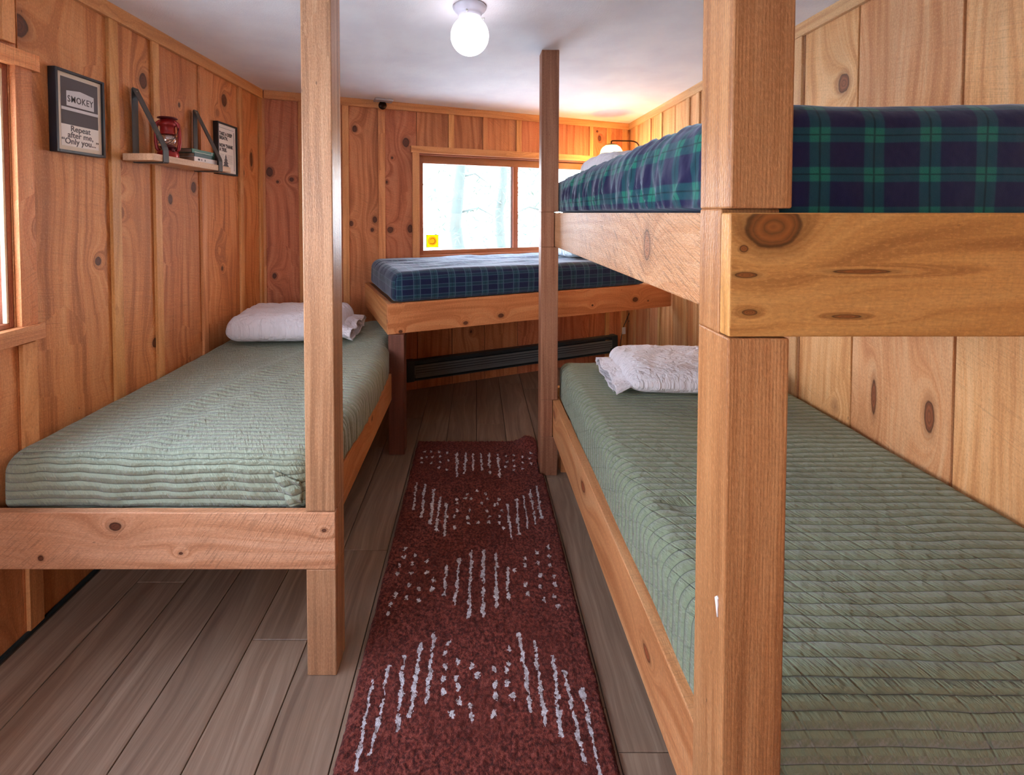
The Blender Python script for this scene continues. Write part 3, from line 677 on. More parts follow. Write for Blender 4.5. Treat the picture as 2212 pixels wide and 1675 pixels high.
# ---------------------------------------------------------- mattress in its bed cloth
def mattress(name, W, L, z0, z1, r, step, fn, mat, parent, xf):
    """rounded block W x L from z0 to z1, local x 0..W, y 0..L ; xf maps local point to world"""
    h = z1-z0; bm = bmesh.new(); uvl = bm.loops.layers.uv.new('UVMap')
    nx = int(W/step); ny = int(L/step); nz = max(6, int(h/step))
    def rnd_pt(x, y, z):
        q = Vector((min(max(x, r), W-r), min(max(y, r), L-r), min(max(z, z0+r*.6), z1-r)))
        d = Vector((x, y, z))-q
        if d.length < 1e-6: return q, Vector((0, 0, 1))
        n = d.normalized()
        rr = r if z > (z0+z1)/2 else r*.8
        # ellipsoid-like corner
        m = max(abs(d.x)/r, abs(d.y)/r, abs(d.z)/(r if d.z > 0 else r*.6))
        k = d/ (d.length) * (d.length if m == 0 else 1)
        e = Vector((d.x/r, d.y/r, d.z/(r if d.z > 0 else r*.6)))
        e = e.normalized()*m if e.length else e
        return q+Vector((e.x*r, e.y*r, e.z*(r if d.z > 0 else r*.6))), n
    def grid(na, nb, f):
        vs = []
        for j in range(nb+1):
            row = []
            for i in range(na+1):
                (x, y, z), (u, v) = f(i/na, j/nb)
                p, n = rnd_pt(x, y, z); p = fn(p.copy(), n, u, v)
                row.append((bm.verts.new(xf(p)), (u, v)))
            vs.append(row)
        for j in range(nb):
            for i in range(na):
                q = (vs[j][i], vs[j][i+1], vs[j+1][i+1], vs[j+1][i])
                fc = bm.faces.new([a[0] for a in q]); fc.smooth = True
                for l, a in zip(fc.loops, q): l[uvl].uv = a[1]
    grid(nx, ny, lambda a, b: ((a*W, b*L, z1), (a*W, b*L)))
    grid(nz, ny, lambda a, b: ((0, b*L, z1-a*h), (-a*h, b*L)))
    grid(nz, ny, lambda a, b: ((W, b*L, z1-a*h), (W+a*h, b*L)))
    grid(nx, nz, lambda a, b: ((a*W, 0, z1-b*h), (a*W, -b*h)))
    grid(nx, nz, lambda a, b: ((a*W, L, z1-b*h), (a*W, L+b*h)))
    grid(6, 6, lambda a, b: ((a*W, b*L, z0), (a*W, b*L)))
    bmesh.ops.remove_doubles(bm, verts=bm.verts, dist=.0008)
    o = bmobj(name, bm, mat, None); setp(parent, o); return o
def ridge(x, y, z=0.0): return 1-abs(sn(x, y, z))*2

# left mattress
def f_left(p, n, u, v):
    x, y = p.x, p.y; top = max(0, n.z)
    # long soft folds running diagonally from the foot to the head
    a = (x-.28) - .42*(y-.1)*.75
    p += n*top*(.012*math.exp(-(a/.05)**2)*min(1, y*3) + .008*math.exp(-((a-.16)/.04)**2) + .010*sn(x*3, y*2, 1)+.003*sn(x*14+y*6, y*9, 2))
    side = 1-abs(n.z)
    p += n*side*(.006*sn(x*9, y*9, p.z*5)+.003*sn(x*30, y*30, p.z*4))
    if n.x > .3 and .12 < y < 1.22:                                        # the long side bulges over the rail
        k = math.sin(math.pi*min(1, max(0, (y-.08)/1.16)))**.5
        p.x += .034*k*n.x*(1+.25*ridge(y*14, p.z*4)-.1)
    if n.y < -.3:
        p.z -= 0.0; p.y += .003*math.sin(x*55+p.z*20)*.8
        p.z += .010*sn(x*2.5, 5)
    if p.z < .52 and (n.y < -.2): p.y = max(p.y, .004)
    return p
ml = thing('mattress', 'mattress under a pale sage quilt on the low left bed', 'mattress', (-1.0, 2.2, .463))
WL = .972
mattress('quilt', WL, 1.745, .464, .652, .062, .011, f_left, M['quilt_l'], ml, lambda p: (XL+.006+p.x, 1.372+p.y, p.z))
# tucked corner flap
bm = bmesh.new(); uvl = bm.loops.layers.uv.new('UVMap'); rows = []
for j in range(15):
    row = []
    for i in range(15):
        a, b = i/14, j/14
        x = -.625+.085*a + .05*(1-b)*(1-a); z = .506+.105*b*(1-.35*a); y = 1.3715-.010*math.sin(math.pi*a)*(1-.4*b) - .004*math.sin(b*9+a*5)
        row.append((bm.verts.new((x, y, z)), (x*1.0, z)))
    rows.append(row)
for j in range(14):
    for i in range(14):
        q = (rows[j][i], rows[j][i+1], rows[j+1][i+1], rows[j+1][i]); f_ = bm.faces.new([t_[0] for t_ in q])
        for l, t_ in zip(f_.loops, q): l[uvl].uv = t_[1]
o = bmobj('tucked_corner', bm, M['quilt_l'], None); sm = o.modifiers.new('s', 'SOLIDIFY'); sm.thickness = .006; setp(ml, o)

# lower right mattress
def f_right(p, n, u, v):
    x, y = p.x, p.y; top = max(0, n.z)
    w = .008*sn(x*2.5, y*2, 3)+.003*sn(x*12+y*4, y*10, 5)
    w -= .016*math.exp(-(((x-.14)/.05)**2+((y-.50)/.03)**2))             # tuft dimple near the post
    w -= .010*math.exp(-(((x-.42)/.03)**2+((y-.62)/.05)**2))
    w += .006*math.exp(-(((x-.36-.35*(y-.7))/.02)**2))*math.exp(-((y-.75)/.25)**2)
    p += n*top*w
    p += n*(1-abs(n.z))*(.006*sn(y*5, p.z*6, 2))
    return p
mr_ = thing('mattress', 'mattress under an olive sage quilt on the lower bunk', 'mattress', (.95, 1.6, .366))
mattress('quilt', 1.006, 1.765, .367, .583, .060, .011, f_right, M['quilt_r'], mr_, lambda p: (.449+p.x, .745+p.y, p.z))

# upper mattress
def f_up(p, n, u, v):
    x, y = p.x, p.y
    p += n*max(0, n.z)*(.006*sn(x*3, y*3, 9)); p.z -= (.020*x+.008*y)*max(0, n.z)
    if n.x < -.15:                                                         # gathered folds on the aisle side
        zz = min(1, max(0, (p.z-1.36)/.21))
        wv = 1.9*sn(y*4, zz*1.5, 4)+1.6*zz*sn(y*5, 0, 6)
        f1 = abs(math.sin(y*27+wv)); f2 = abs(math.sin(y*43+wv*1.3+2.2*zz)); f3 = abs(math.sin(y*71+wv*2-3*zz))
        f = .0115*(1-f1)**1.6+.0075*(1-f2)**2+.005*(1-f3)**2
        fade = min(1, y*5)*min(1, max(0, (1.60-y)*6))
        p.x -= (-n.x)*(f*(.35+.65*math.sin(math.pi*min(1, zz*.9+.1)))+.020*math.sin(math.pi*zz)**.7)*fade
        p.z += max(0, n.z)*f*.5*fade
        if y > 1.60: p.x = max(p.x, .0)
    elif n.y < -.2: p += n*(.005*sn(x*3, p.z*4, 7)+.002*sn(x*16, p.z*9, 1))
    return p
mu = thing('mattress', 'mattress in navy and green plaid flannel on the upper bunk', 'mattress', (.95, 1.6, 1.352))
mattress('fitted_sheet', 1.018, 1.795, 1.352, 1.590, .046, .008, f_up, M['plaid_up'], mu, lambda p: (.436+p.x if p.z > 1.404 else max(.480, .436+p.x), .745+p.y, p.z))

# far mattress
def f_back(p, n, u, v):
    x, y = p.x, p.y
    p += n*max(0, n.z)*(.009*sn(x*3.5, y*9, 2)+.007*ridge(x*4+2*sn(y*5, x), y*13, 3)*min(1, y*3))
    p += n*(1-abs(n.z))*(.006*sn(x*6, p.z*6, y*6))
    return p
mb_ = thing('mattress', 'mattress in blue plaid flannel on the raised bed under the far window', 'mattress', (.3, 3.4, .863))
mattress('fitted_sheet', 1.90, .846, .864, 1.052, .062, .012, f_back, M['plaid_back'], mb_, lambda p: fbb(s0b+.040+p.x, t0b-.036-p.y, p.z))

# ---------------------------------------------------------- pillows
def pillow(label, W, L, T, xf, mat, seed, hem=False, group=None):
    t = thing('pillow', label, 'pillow', xf((0, 0, 0)))
    n = 64; bm = bmesh.new(); uvl = bm.loops.layers.uv.new('UVMap')
    def P(a, b, s):
        ea = 1-abs(a)**6; eb = 1-abs(b)**4
        ka = max(0, (abs(a)-.70)/.30); kb = max(0, (abs(b)-.50)/.50)
        th = T/2*math.sqrt(max(0, 1-ka**2.3))*math.sqrt(max(0, 1-kb**2.2))*(1-.06*a*a)
        pinch = 1-.045*(1-abs(a))**0*(abs(b)**4)*(1-abs(a)**4)-.0
        x = a*W/2*(1-.05*(1-abs(b)**2)*abs(a)**6*0+.0)*(1-.05*(1-b*b)*0)
        x = a*W/2*(1-.04*(1-b**4)*0+.03*(abs(b)**6)*abs(a)**6) - .012*math.copysign(1, a)*(abs(a)**8)*(1-b*b)
        y = b*L/2*(1+.03*(abs(a)**6)*abs(b)**6) - .015*math.copysign(1, b)*(abs(b)**8)*(1-a*a)
        cr = 1-.13*(abs(a)*abs(b))**5
        x *= cr; y *= cr
        z = s*th*(1.15 if s > 0 else .85)
        wv = .010*sn(a*3+seed, b*3, s*2)+.006*sn(a*8, b*8+seed, s)+.004*ridge(a*7+b*4, b*9, seed)
        e = min(1, (1-max(abs(a), abs(b)))*6)
        z += wv*e if s > 0 else wv*e*.15
        z += .006*sn(a*10+seed, b*10, 3)*(1-e)
        x += .006*sn(b*9, seed, 1)*(1-e); y += .006*sn(a*9, seed, 5)*(1-e)
        return (x, y, z+T*.43)
    for s in (1, -1):
        g = [[None]*(n+1) for _ in range(n+1)]
        for j in range(n+1):
            for i in range(n+1):
                a = math.sin((i/n-.5)*math.pi); b = math.sin((j/n-.5)*math.pi)
                g[j][i] = (bm.verts.new(xf(P(a, b, s))), (a*W/2+seed, b*L/2))
        for j in range(n):
            for i in range(n):
                q = (g[j][i], g[j][i+1], g[j+1][i+1], g[j+1][i]); f_ = bm.faces.new([k[0] for k in q]); f_.smooth = True
                for l, k in zip(f_.loops, q): l[uvl].uv = k[1]
    bmesh.ops.remove_doubles(bm, verts=bm.verts, dist=.0004)
    o = bmobj('pillow_body', bm, mat, None); setp(t, o)
    if hem:                                          # loose open end of the pillowcase
        bm = bmesh.new(); uvl = bm.loops.layers.uv.new('UVMap'); rows = []
        m_ = 60; k_ = 10
        for j in range(k_+1):
            c = j/k_; row = []
            for i in range(m_):
                th = 2*math.pi*i/m_
                yy = math.cos(th); zz = math.sin(th)
                hw = L/2*(.86+.10*c); hh = T/2*(.50-.12*c)
                x = -W/2*(.90) - .085*c - .012*c*sn(yy*4, zz*3, seed)
                y = yy*hw+.012*c*sn(th*3, c*2, seed); z = zz*hh*(1+.0*c) + c*.012*math.sin(th*7+seed)+.006*c*sn(th*5, 3)
                row.append((bm.verts.new(xf((x, y, max(.004, z+T*.36-.02*c)))), (x+seed, th*L/4)))
            rows.append(row)
        for j in range(k_):
            for i in range(m_):
                q = (rows[j][i], rows[j][(i+1) % m_], rows[j+1][(i+1) % m_], rows[j+1][i]); f_ = bm.faces.new([k[0] for k in q]); f_.smooth = True
                for l, k in zip(f_.loops, q): l[uvl].uv = k[1]
        h = bmobj('pillowcase_hem', bm, mat, None); sm = h.modifiers.new('s', 'SOLIDIFY'); sm.thickness = .002; setp(t, h)
    return t
def place(cx, cy, cz, rz=0.0, ry=0.0):
    Mx = Matrix.Translation((cx, cy, cz)) @ Matrix.Rotation(rz, 4, 'Z') @ Matrix.Rotation(ry, 4, 'Y')
    return lambda p: tuple(Mx @ Vector(p))
pillow('white pillow at the head of the low left bed', .66, .47, .165, place(-1.10, 2.72, .664, math.radians(183)), M['cotton'], 3.1, True)
pillow('white pillow with loose open case on the lower bunk', .66, .46, .125, place(1.00, 2.16, .592, math.radians(-3)), M['cotton'], 7.7, True)
pillow('white pillow on the upper plaid bunk below the wall lamp', .66, .44, .110, place(.875, 2.26, 1.578, math.radians(2)), M['cotton'], 12.4)
pc = Vector(fbb(2.30, .42, 1.060))
pillow('pale blue pillow on the far plaid bed near the window', .42, .56, .10, place(pc.x, pc.y, pc.z, math.atan2(BD.y, BD.x)), M['cotton_blue'], 5.2)

# ============================================================ RUG
RUG_LINES = [[(-0.114,2.562),(-0.104,2.328)],[(-0.062,2.562),(-0.066,2.354)],[(-0.022,2.555),(-0.019,2.388)],[(0.023,2.555),(0.028,2.388)],[(0.069,2.555),(0.07,2.354)],[(0.12,2.546),(0.121,2.319)],[(-0.308,2.277),(-0.293,2.063)],[(-0.262,2.259),(-0.25,2.015)],[(-0.214,2.213),(-0.206,1.964)],[(-0.176,2.155),(-0.175,1.928)],[(-0.145,2.106),(-0.138,1.895)],[(0.301,2.248),(0.291,2.007)],[(0.265,2.213),(0.26,1.968)],[(0.227,2.162),(0.222,1.934)],[(0.19,2.137),(0.179,1.908)],[(0.145,2.102),(0.147,1.882)],[(-0.118,1.73),(-0.118,1.595)],[(-0.069,1.768),(-0.076,1.557)],[(-0.02,1.811),(-0.028,1.504)],[(0.029,1.811),(0.021,1.508)],[(0.077,1.791),(0.069,1.548)],[(0.118,1.719),(0.113,1.577)],[(-0.307,1.293),(-0.305,1.196),(-0.298,1.083)],[(-0.268,1.333),(-0.264,1.196),(-0.273,1.115)],[(-0.225,1.369),(-0.212,1.165)],[(-0.177,1.412),(-0.183,1.196)],[(-0.141,1.449),(-0.141,1.239)],[(0.138,1.445),(0.149,1.214)],[(0.183,1.415),(0.186,1.185)],[(0.237,1.368),(0.221,1.157)],[(0.262,1.323),(0.27,1.099)],[(0.304,1.273),(0.302,1.068)]]
RUG_DOTS = [(-0.3,2.573),(-0.263,2.573),(-0.214,2.573),(-0.17,2.562),(-0.281,2.516),(-0.251,2.516),(-0.209,2.523),(-0.305,2.461),(-0.251,2.457),(-0.205,2.465),(-0.159,2.483),(-0.206,2.408),(-0.158,2.388),(-0.31,2.505),(0.166,2.527),(0.209,2.539),(0.255,2.516),(0.308,2.555),(0.168,2.472),(0.204,2.483),(0.255,2.457),(0.296,2.505),(0.159,2.419),(0.206,2.429),(0.244,2.398),(0.296,2.45),(0.197,2.388),(0.002,2.209),(-0.051,2.183),(0.044,2.183),(0.053,2.142),(-0.096,2.142),(-0.095,2.109),(-0.055,2.15),(-0.029,2.145),(0.105,2.138),(0.098,2.102),(0.022,2.109),(-0.033,2.06),(-0.092,2.06),(0.046,2.051),(0.082,2.097),(0.115,2.055),(-0.1,2.018),(-0.042,2.011),(0.055,2.015),(0.104,2.018),(-0.097,1.948),(-0.036,1.975),(0.006,1.975),(0.054,1.978),(0.101,1.973),(0.118,1.941),(-0.293,1.82),(-0.248,1.785),(-0.294,1.774),(-0.304,1.735),(-0.251,1.741),(-0.194,1.757),(-0.301,1.693),(-0.25,1.696),(-0.191,1.696),(-0.252,1.638),(-0.292,1.595),(-0.21,1.622),(-0.163,1.619),(-0.163,1.662),(-0.251,1.583),(-0.208,1.573),(-0.302,1.555),(-0.305,1.519),(0.295,1.826),(0.243,1.799),(0.291,1.776),(0.189,1.768),(0.187,1.732),(0.241,1.741),(0.284,1.732),(0.24,1.683),(0.287,1.68),(0.146,1.706),(0.183,1.638),(0.187,1.602),(0.234,1.63),(0.289,1.64),(0.28,1.589),(0.241,1.573),(0.282,1.546),(-0.091,1.412),(-0.098,1.375),(-0.06,1.352),(-0.094,1.336),(-0.015,1.339),(-0.098,1.298),(-0.059,1.301),(0.001,1.31),(-0.096,1.265),(-0.052,1.277),(-0.053,1.239),(-0.014,1.225),(-0.012,1.198),(-0.068,1.206),(0.046,1.206),(0.104,1.392),(0.097,1.346),(0.088,1.324),(0.05,1.33),(0.054,1.286),(0.093,1.289),(0.056,1.25),(0.102,1.253)]

rg_x0, rg_x1, rg_y0, rg_y1 = -.357, .357, .42, 2.705
def seg_d(px, py, a, b):
    ax, ay = a; bx, by = b; dx, dy = bx-ax, by-ay; t = max(0, min(1, ((px-ax)*dx+(py-ay)*dy)/(dx*dx+dy*dy+1e-9)))
    return math.hypot(px-ax-t*dx, (py-ay-t*dy))
st_ = .0048; nx = int((rg_x1-rg_x0)/st_); ny = int((rg_y1-rg_y0)/st_)
verts = []; pile = []
segs = [(l[i], l[i+1]) for l in RUG_LINES for i in range(len(l)-1)]
buck = {}
for s_ in segs:
    for yy in range(int(min(s_[0][1], s_[1][1])*20)-1, int(max(s_[0][1], s_[1][1])*20)+2): buck.setdefault(yy, []).append(s_)
dbk = {}
for d_ in RUG_DOTS:
    for yy in range(int(d_[1]*20)-1, int(d_[1]*20)+2): dbk.setdefault(yy, []).append(d_)
for j in range(ny+1):
    y = rg_y0+(rg_y1-rg_y0)*j/ny; k = int(y*20)
    for i in range(nx+1):
        x = rg_x0+(rg_x1-rg_x0)*i/nx
        e = min(i, nx-i, j, ny-j)*st_
        wx = x+.006*sn(x*30, y*30, 1)+.004*sn(x*90, y*90, 6); wy = y
        f_ = 0.0
        for a, b in buck.get(k, ()):
            d = seg_d(wx, wy, a, b)
            if d < .02:
                wdt = .0048+.0048*sn(y*45, a[0]*50)
                f_ = max(f_, 1-d/(wdt*2) if wdt > 0 else 0)
        for a in dbk.get(k, ()):
            d = math.hypot((wx-a[0])/1.0, (wy-a[1])/1.5)
            if d < .02: f_ = max(f_, 1-d/.013)
        z = .024 + .0055*sn(x*75, y*75) + .003*sn(x*150, y*150, 3) + .002*sn(x*6, y*6)
        edge = min(1, e/.016); z = .003+(z-.003)*math.sqrt(max(0, 1-(1-edge)**2)) if edge < 1 else z
        dx, dy = x-.30, y-2.665                                          # turned up far corner
        lift = .055*math.exp(-((dx/.055)**2+(dy/.05)**2)); z += lift
        xx = x+.004*sn(y*14, i > nx/2)*(1 if e < .02 else .3)+.0035*sn(x*160, y*160, 7)
        yy = y+.0035*sn(x*160, y*160, 11) - .35*lift
        xx = min(xx, .331 if 2.35 < yy < 2.50 else .3595)
        verts.append((xx, yy, z)); pile.append(max(0, min(1, f_)))
base = len(verts)
faces = [(j*(nx+1)+i, j*(nx+1)+i+1, (j+1)*(nx+1)+i+1, (j+1)*(nx+1)+i) for j in range(ny) for i in range(nx)]
me = bpy.data.meshes.new('runner_rug'); me.from_pydata(verts, [], faces)
at_ = me.attributes.new('pile', 'FLOAT', 'POINT'); at_.data.foreach_set('value', pile)
me.materials.append(M['rug']); rug = bpy.data.objects.new('runner_rug', me); COL.objects.link(rug); shade(rug)
tag(rug, 'rust red shag runner rug with white dashes on the floor between the beds', 'rug')
m = MB(); m.box(rg_x0+.006, rg_x1-.006, rg_y0+.006, rg_y1-.03, .0005, .004, 1); o = m.build('rug_backing', M['rubber'], None); setp(rug, o)

# ============================================================ CEILING LIGHT, PLATE
cl = thing('ceiling_light', 'lit white globe ceiling light on a round enamel base', 'ceiling light', (-.029, 1.885, CEIL))
lathe('base', [(0, 0), (.066, 0), (.069, -.004), (.0685, -.009), (.063, -.017), (.052, -.026), (.0485, -.034), (.0475, -.045), (.0, -.045)], M['fixture'], cl, 40)
gp = [(0, -.198)]
for i in range(1, 25):
    a = -math.pi/2+i*math.pi/25*.93; gp.append((.0785*math.cos(a), -.1195+.0785*math.sin(a)))
gp += [(.042, -.047), (.042, -.036)]
lathe('globe', gp, M['globe'], cl, 48)
for a in (20, 140, 260):
    c_ = Vector((math.cos(math.radians(a)), math.sin(math.radians(a)), 0))
    tube('thumb_screw', [c_*.045+Vector((0, 0, -.040)), c_*.060+Vector((0, 0, -.040)), c_*.0605+Vector((0, 0, -.040)), c_*.064+Vector((0, 0, -.040))], lambda q: .0018 if q < .5 else .0045, M['rivet'], cl, 8)
cp = thing('ceiling_plate', 'small white plate on the ceiling edge above the far wall', 'plate', fb(.835, CEIL, .05))
m = MB(); m.hexa([fb(.90 if i & 1 else .765, CEIL-.002 if i & 4 else CEIL-.016, .10 if i & 2 else .022) for i in range(8)], 0); o = m.build('cover', M['plate'], None, bevel=.002); setp(cp, o)
kb = lathe('round_sensor', [(0, -.012), (.022, -.010), (.03, 0), (.03, .012), (0, .012)], M['bronze'], None, 24, fb(.83, CEIL-.040, .030), rotb @ Matrix.Identity(4)); setp(cp, kb)

# ============================================================ WALL LAMP
LX, LY, LZ = 1.142, 3.87, 1.975
wl = thing('wall_lamp', 'swing-arm wall lamp with clear glass dome and dark arm in the far right corner', 'wall lamp', (XR, LY, 1.75))
def wadd(o): setp(wl, o); return o
wadd(lathe('shade_cap', [(0, .012), (.012, .012), (.045, .004), (.052, -.002), (.0, -.002)], M['bronze'], None, 32, (LX, LY, LZ)))
dp = [(.05*1.0, -.003)]
for i in range(1, 14):
    a = i/13*math.pi/2*.96; dp.append((.035+.060*math.sin(a), -.003-.085*(1-math.cos(a))))
wadd(lathe('glass_dome', dp, M['dome2'], None, 40, (LX, LY, LZ)))
wadd(lathe('socket', [(0, -.004), (.016, -.004), (.018, -.034), (.0, -.034)], M['outlet_l'], None, 24, (LX, LY, LZ)))
wadd(lathe('bulb', [(0, -.092), (.016, -.086), (.024, -.07), (.020, -.052), (.010, -.038), (.0, -.036)], M['bulb'], None, 24, (LX, LY, LZ)))
ap = [(LX, LY, LZ+.010), (LX, LY, LZ+.030), (LX+.004, LY, LZ+.034), (LX+.02, LY, LZ+.036), (LX+.16, LY, LZ+.034), (LX+.19, LY, LZ+.031), (LX+.215, LY, LZ+.02), (LX+.232, LY, LZ), (LX+.238, LY, LZ-.03), (LX+.238, LY, LZ-.16), (LX+.245, LY, LZ-.175), (LX+.26, LY, LZ-.18), (XR-.02, LY, LZ-.18)]
wadd(tube('arm', ap, .0058, M['bronze'], None, 10))
wadd(lathe('wall_plate', [(0, 0), (.05, 0), (.05, .012), (.035, .02), (0, .02)], M['bronze'], None, 32, (XR-.001, LY, LZ-.18), Matrix.Rotation(-math.pi/2, 4, 'Y')))
lp = light('lamp_bulb_light', 'POINT', (LX, LY, LZ-.065), 21, (1, .64, .20), shadow_soft_size=.03)
# cord from the lamp to the socket
kc = thing('lamp_cord', 'black lamp cord with a white tag hanging by the far socket', 'cord', fb(3.25, .45, .02))
def kadd(o): setp(kc, o); return o
cpts = [(XR-.022, LY+.02, LZ-.21)] + [(XR-.025, LY+.06+.02*i, LZ-.25-.14*i) for i in range(1, 6)]
c2 = [fb(3.13-.0*i, 1.0-.06*i, .03) for i in range(0, 1)]
cpts += [fb(3.12, 1.02, .035), fb(3.165, .70, .03), fb(3.20, .50, .028), fb(3.185, .46, .028), fb(3.10, .30, .028), fb(3.07, .15, .028), fb(3.06, .02, .03)]
kadd(tube('cord', cpts, .0035, M['cable'], None, 8))
kadd(tube('plug_lead', [fb(3.165, .36, .03), fb(3.21, .375, .035), fb(3.26, .375, .03)], .0035, M['cable'], None, 8))
m = MB(); m.hexa([fb(3.125 if i & 1 else 3.085, .31 if i & 4 else .245, .037 if i & 2 else .033) for i in range(8)], 0); kadd(m.build('tag', M['white_pl'], None, bevel=.001))
ot = thing('wall_outlet', 'black wall outlet on the far wall under the raised bed', 'outlet', fb(3.29, .37, 0))
m = MB(); m.hexa([fb(3.325 if i & 1 else 3.255, .435 if i & 4 else .315, .018 if i & 2 else .0005) for i in range(8)], 0); o = m.build('cover_plate', M['outlet'], None, bevel=.003); setp(ot, o)
for zc in (.400, .350):
    m = MB(); m.hexa([fb(3.303 if i & 1 else 3.277, zc+.014 if i & 4 else zc-.014, .021 if i & 2 else .0185) for i in range(8)], 0); o = m.build('socket', M['outlet_l'], None, bevel=.002); setp(ot, o)

# ============================================================ HEATER
ht = thing('baseboard_heater', 'long black baseboard heater on the far wall under the raised bed', 'heater', fb(2.0, .085, 0))
def hb(name, a0, a1, z0, z1, d0, d1, mat, bev=.002):
    m = MB(); m.hexa([fb(a1 if i & 1 else a0, z1 if i & 4 else z0, d1 if i & 2 else d0) for i in range(8)], 0); o = m.build(name, mat, None, bevel=bev); setp(ht, o); return o
hb('back_panel', 1.03, 2.98, .088, .245, .001, .012, M['heater'])
hb('top_cover', 1.03, 2.98, .236, .248, .012, .062, M['heater'])
hb('front_cover', 1.06, 2.95, .135, .210, .055, .062, M['heater_fin'])
hb('bottom_lip', 1.03, 2.98, .088, .098, .012, .060, M['heater'])
hb('front_lip', 1.06, 2.95, .216, .234, .046, .054, M['heater'])
for zz in (.148, .168, .188): hb('louver', 1.07, 2.94, zz, zz+.006, .0622, .0645, M['heater'], .0008)
hb('end_cap', 1.00, 1.06, .086, .250, .001, .066, M['heater'])
hb('end_cap', 2.95, 3.01, .086, .250, .001, .066, M['heater'])
hb('heating_fins', 1.07, 2.94, .104, .13, .014, .05, M['heater_fin'])

# ============================================================ SHELF AND WHAT STANDS ON IT
SX = -1.345; SZ0, SZ1 = 1.619, 1.648
sh = thing('wall_shelf', 'pale wooden shelf held by two dark straps on the left wall', 'shelf', (XL, 2.18, SZ0))
m = MB(); m.box(XL+.0155, SX, 1.895, 2.487, SZ0, SZ1, 1); o = m.build('shelf_board', M['shelf'], None, bevel=.002); setp(sh, o)
def strap(yc):
    w2 = .0165; xw = XL+.0165; pts = []
    outer = [(xw, 1.930), (xw+.006, 1.936), (xw+.010, 1.926), (SX+.001, SZ1+.035), (SX+.004, SZ1+.02), (SX+.0045, SZ0-.001), (SX+.001, SZ0-.005), (xw+.004, SZ0-.005), (xw, SZ0-.001)]
    th = .004; path = [(a, b) for a, b in outer]+[(xw-.0005, 1.925)]
    bm = bmesh.new(); n = len(path); rings = []
    for i in range(n):
        p = Vector(path[i]); q = Vector(path[(i+1) % n]); o_ = Vector(path[i-1]); d = ((q-p).normalized()+(p-o_).normalized())
        nn = Vector((d.y, -d.x)); nn = nn.normalized() if nn.length > 1e-6 else Vector((1, 0))
        inn = p-nn*th if (Vector((-1.42, 1.72))-p).dot(nn) < 0 else p+nn*th
        rings.append([bm.verts.new((a.x, yy, a.y)) for a, yy in ((p, yc-w2), (p, yc+w2), (inn, yc+w2), (inn, yc-w2))])
    for i in range(n):
        a, b = rings[i], rings[(i+1) % n]
        for k in range(4): bm.faces.new((a[k], b[k], b[(k+1) % 4], a[(k+1) % 4]))
    o = bmobj('strap', bm, M['strap'], None, False); setp(sh, o)
    r_ = lathe('rivet', [(0, .002), (.003, .0015), (.004, 0), (0, 0)], M['rivet'], None, 12, (XL+.0275, yc, 1.920), Matrix.Rotation(math.pi/2, 4, 'Y')); setp(sh, r_)
strap(1.967); strap(2.385)

ln = thing('lantern', 'small red kerosene lantern with glass globe on the wall shelf', 'lantern', (-1.413, 2.085, SZ1), rotz=math.radians(22))
lathe('fuel_tank', [(0, 0), (.040, 0), (.043, .006), (.043, .022), (.038, .032), (.026, .037), (0, .037)], M['lantern'], ln, 32)
lathe('burner', [(.0, .036), (.022, .036), (.026, .044), (.032, .050), (.033, .054), (.018, .060), (0, .060)], M['lantern_dark'], ln, 28)
lathe('glass_globe', [(.022, .056), (.033, .065), (.0375, .080), (.036, .094), (.029, .106), (.024, .110)], M['lglass'], ln, 32)
lathe('chimney', [(.030, .108), (.033, .112), (.030, .118), (.029, .143), (.034, .148), (.037, .157), (.031, .163), (.025, .178), (.0, .178)], M['lantern'], ln, 32)
lathe('cap', [(.0, .190), (.012, .191), (.034, .187), (.040, .184), (.040, .181), (.022, .176), (.0, .176)], M['lantern_dark'], ln, 32)
for s_ in (-1, 1):
    tube('side_tube', [(s_*.030, 0, .028), (s_*.042, 0, .045), (s_*.046, 0, .075), (s_*.0455, 0, .125), (s_*.041, 0, .158), (s_*.030, 0, .168), (s_*.02, 0, .17)], .0078, M['lantern'], ln, 12)
tube('wire_guard', [(.0375*math.cos(a)*1.05, .0375*math.sin(a)*1.05, .083+.018*math.sin(a*1+1)) for a in [i*2*math.pi/24 for i in range(24)]], .0011, M['wire'], ln, 6, True)
tube('handle', [(-.045+.0, 0, .152)]+[(-.045*math.cos(a)*1.0-.0*a, -.058*math.sin(a)-.0, .152-.095*math.sin(a)) for a in [i*math.pi/14 for i in range(1, 14)]]+[(.045, 0, .152)], .0013, M['wire'], ln, 6)
lathe('filler_cap', [(0, .046), (.007, .046), (.008, .036), (.008, .028), (0, .028)], M['lantern_dark'], ln, 16, (.024, -.024, 0))

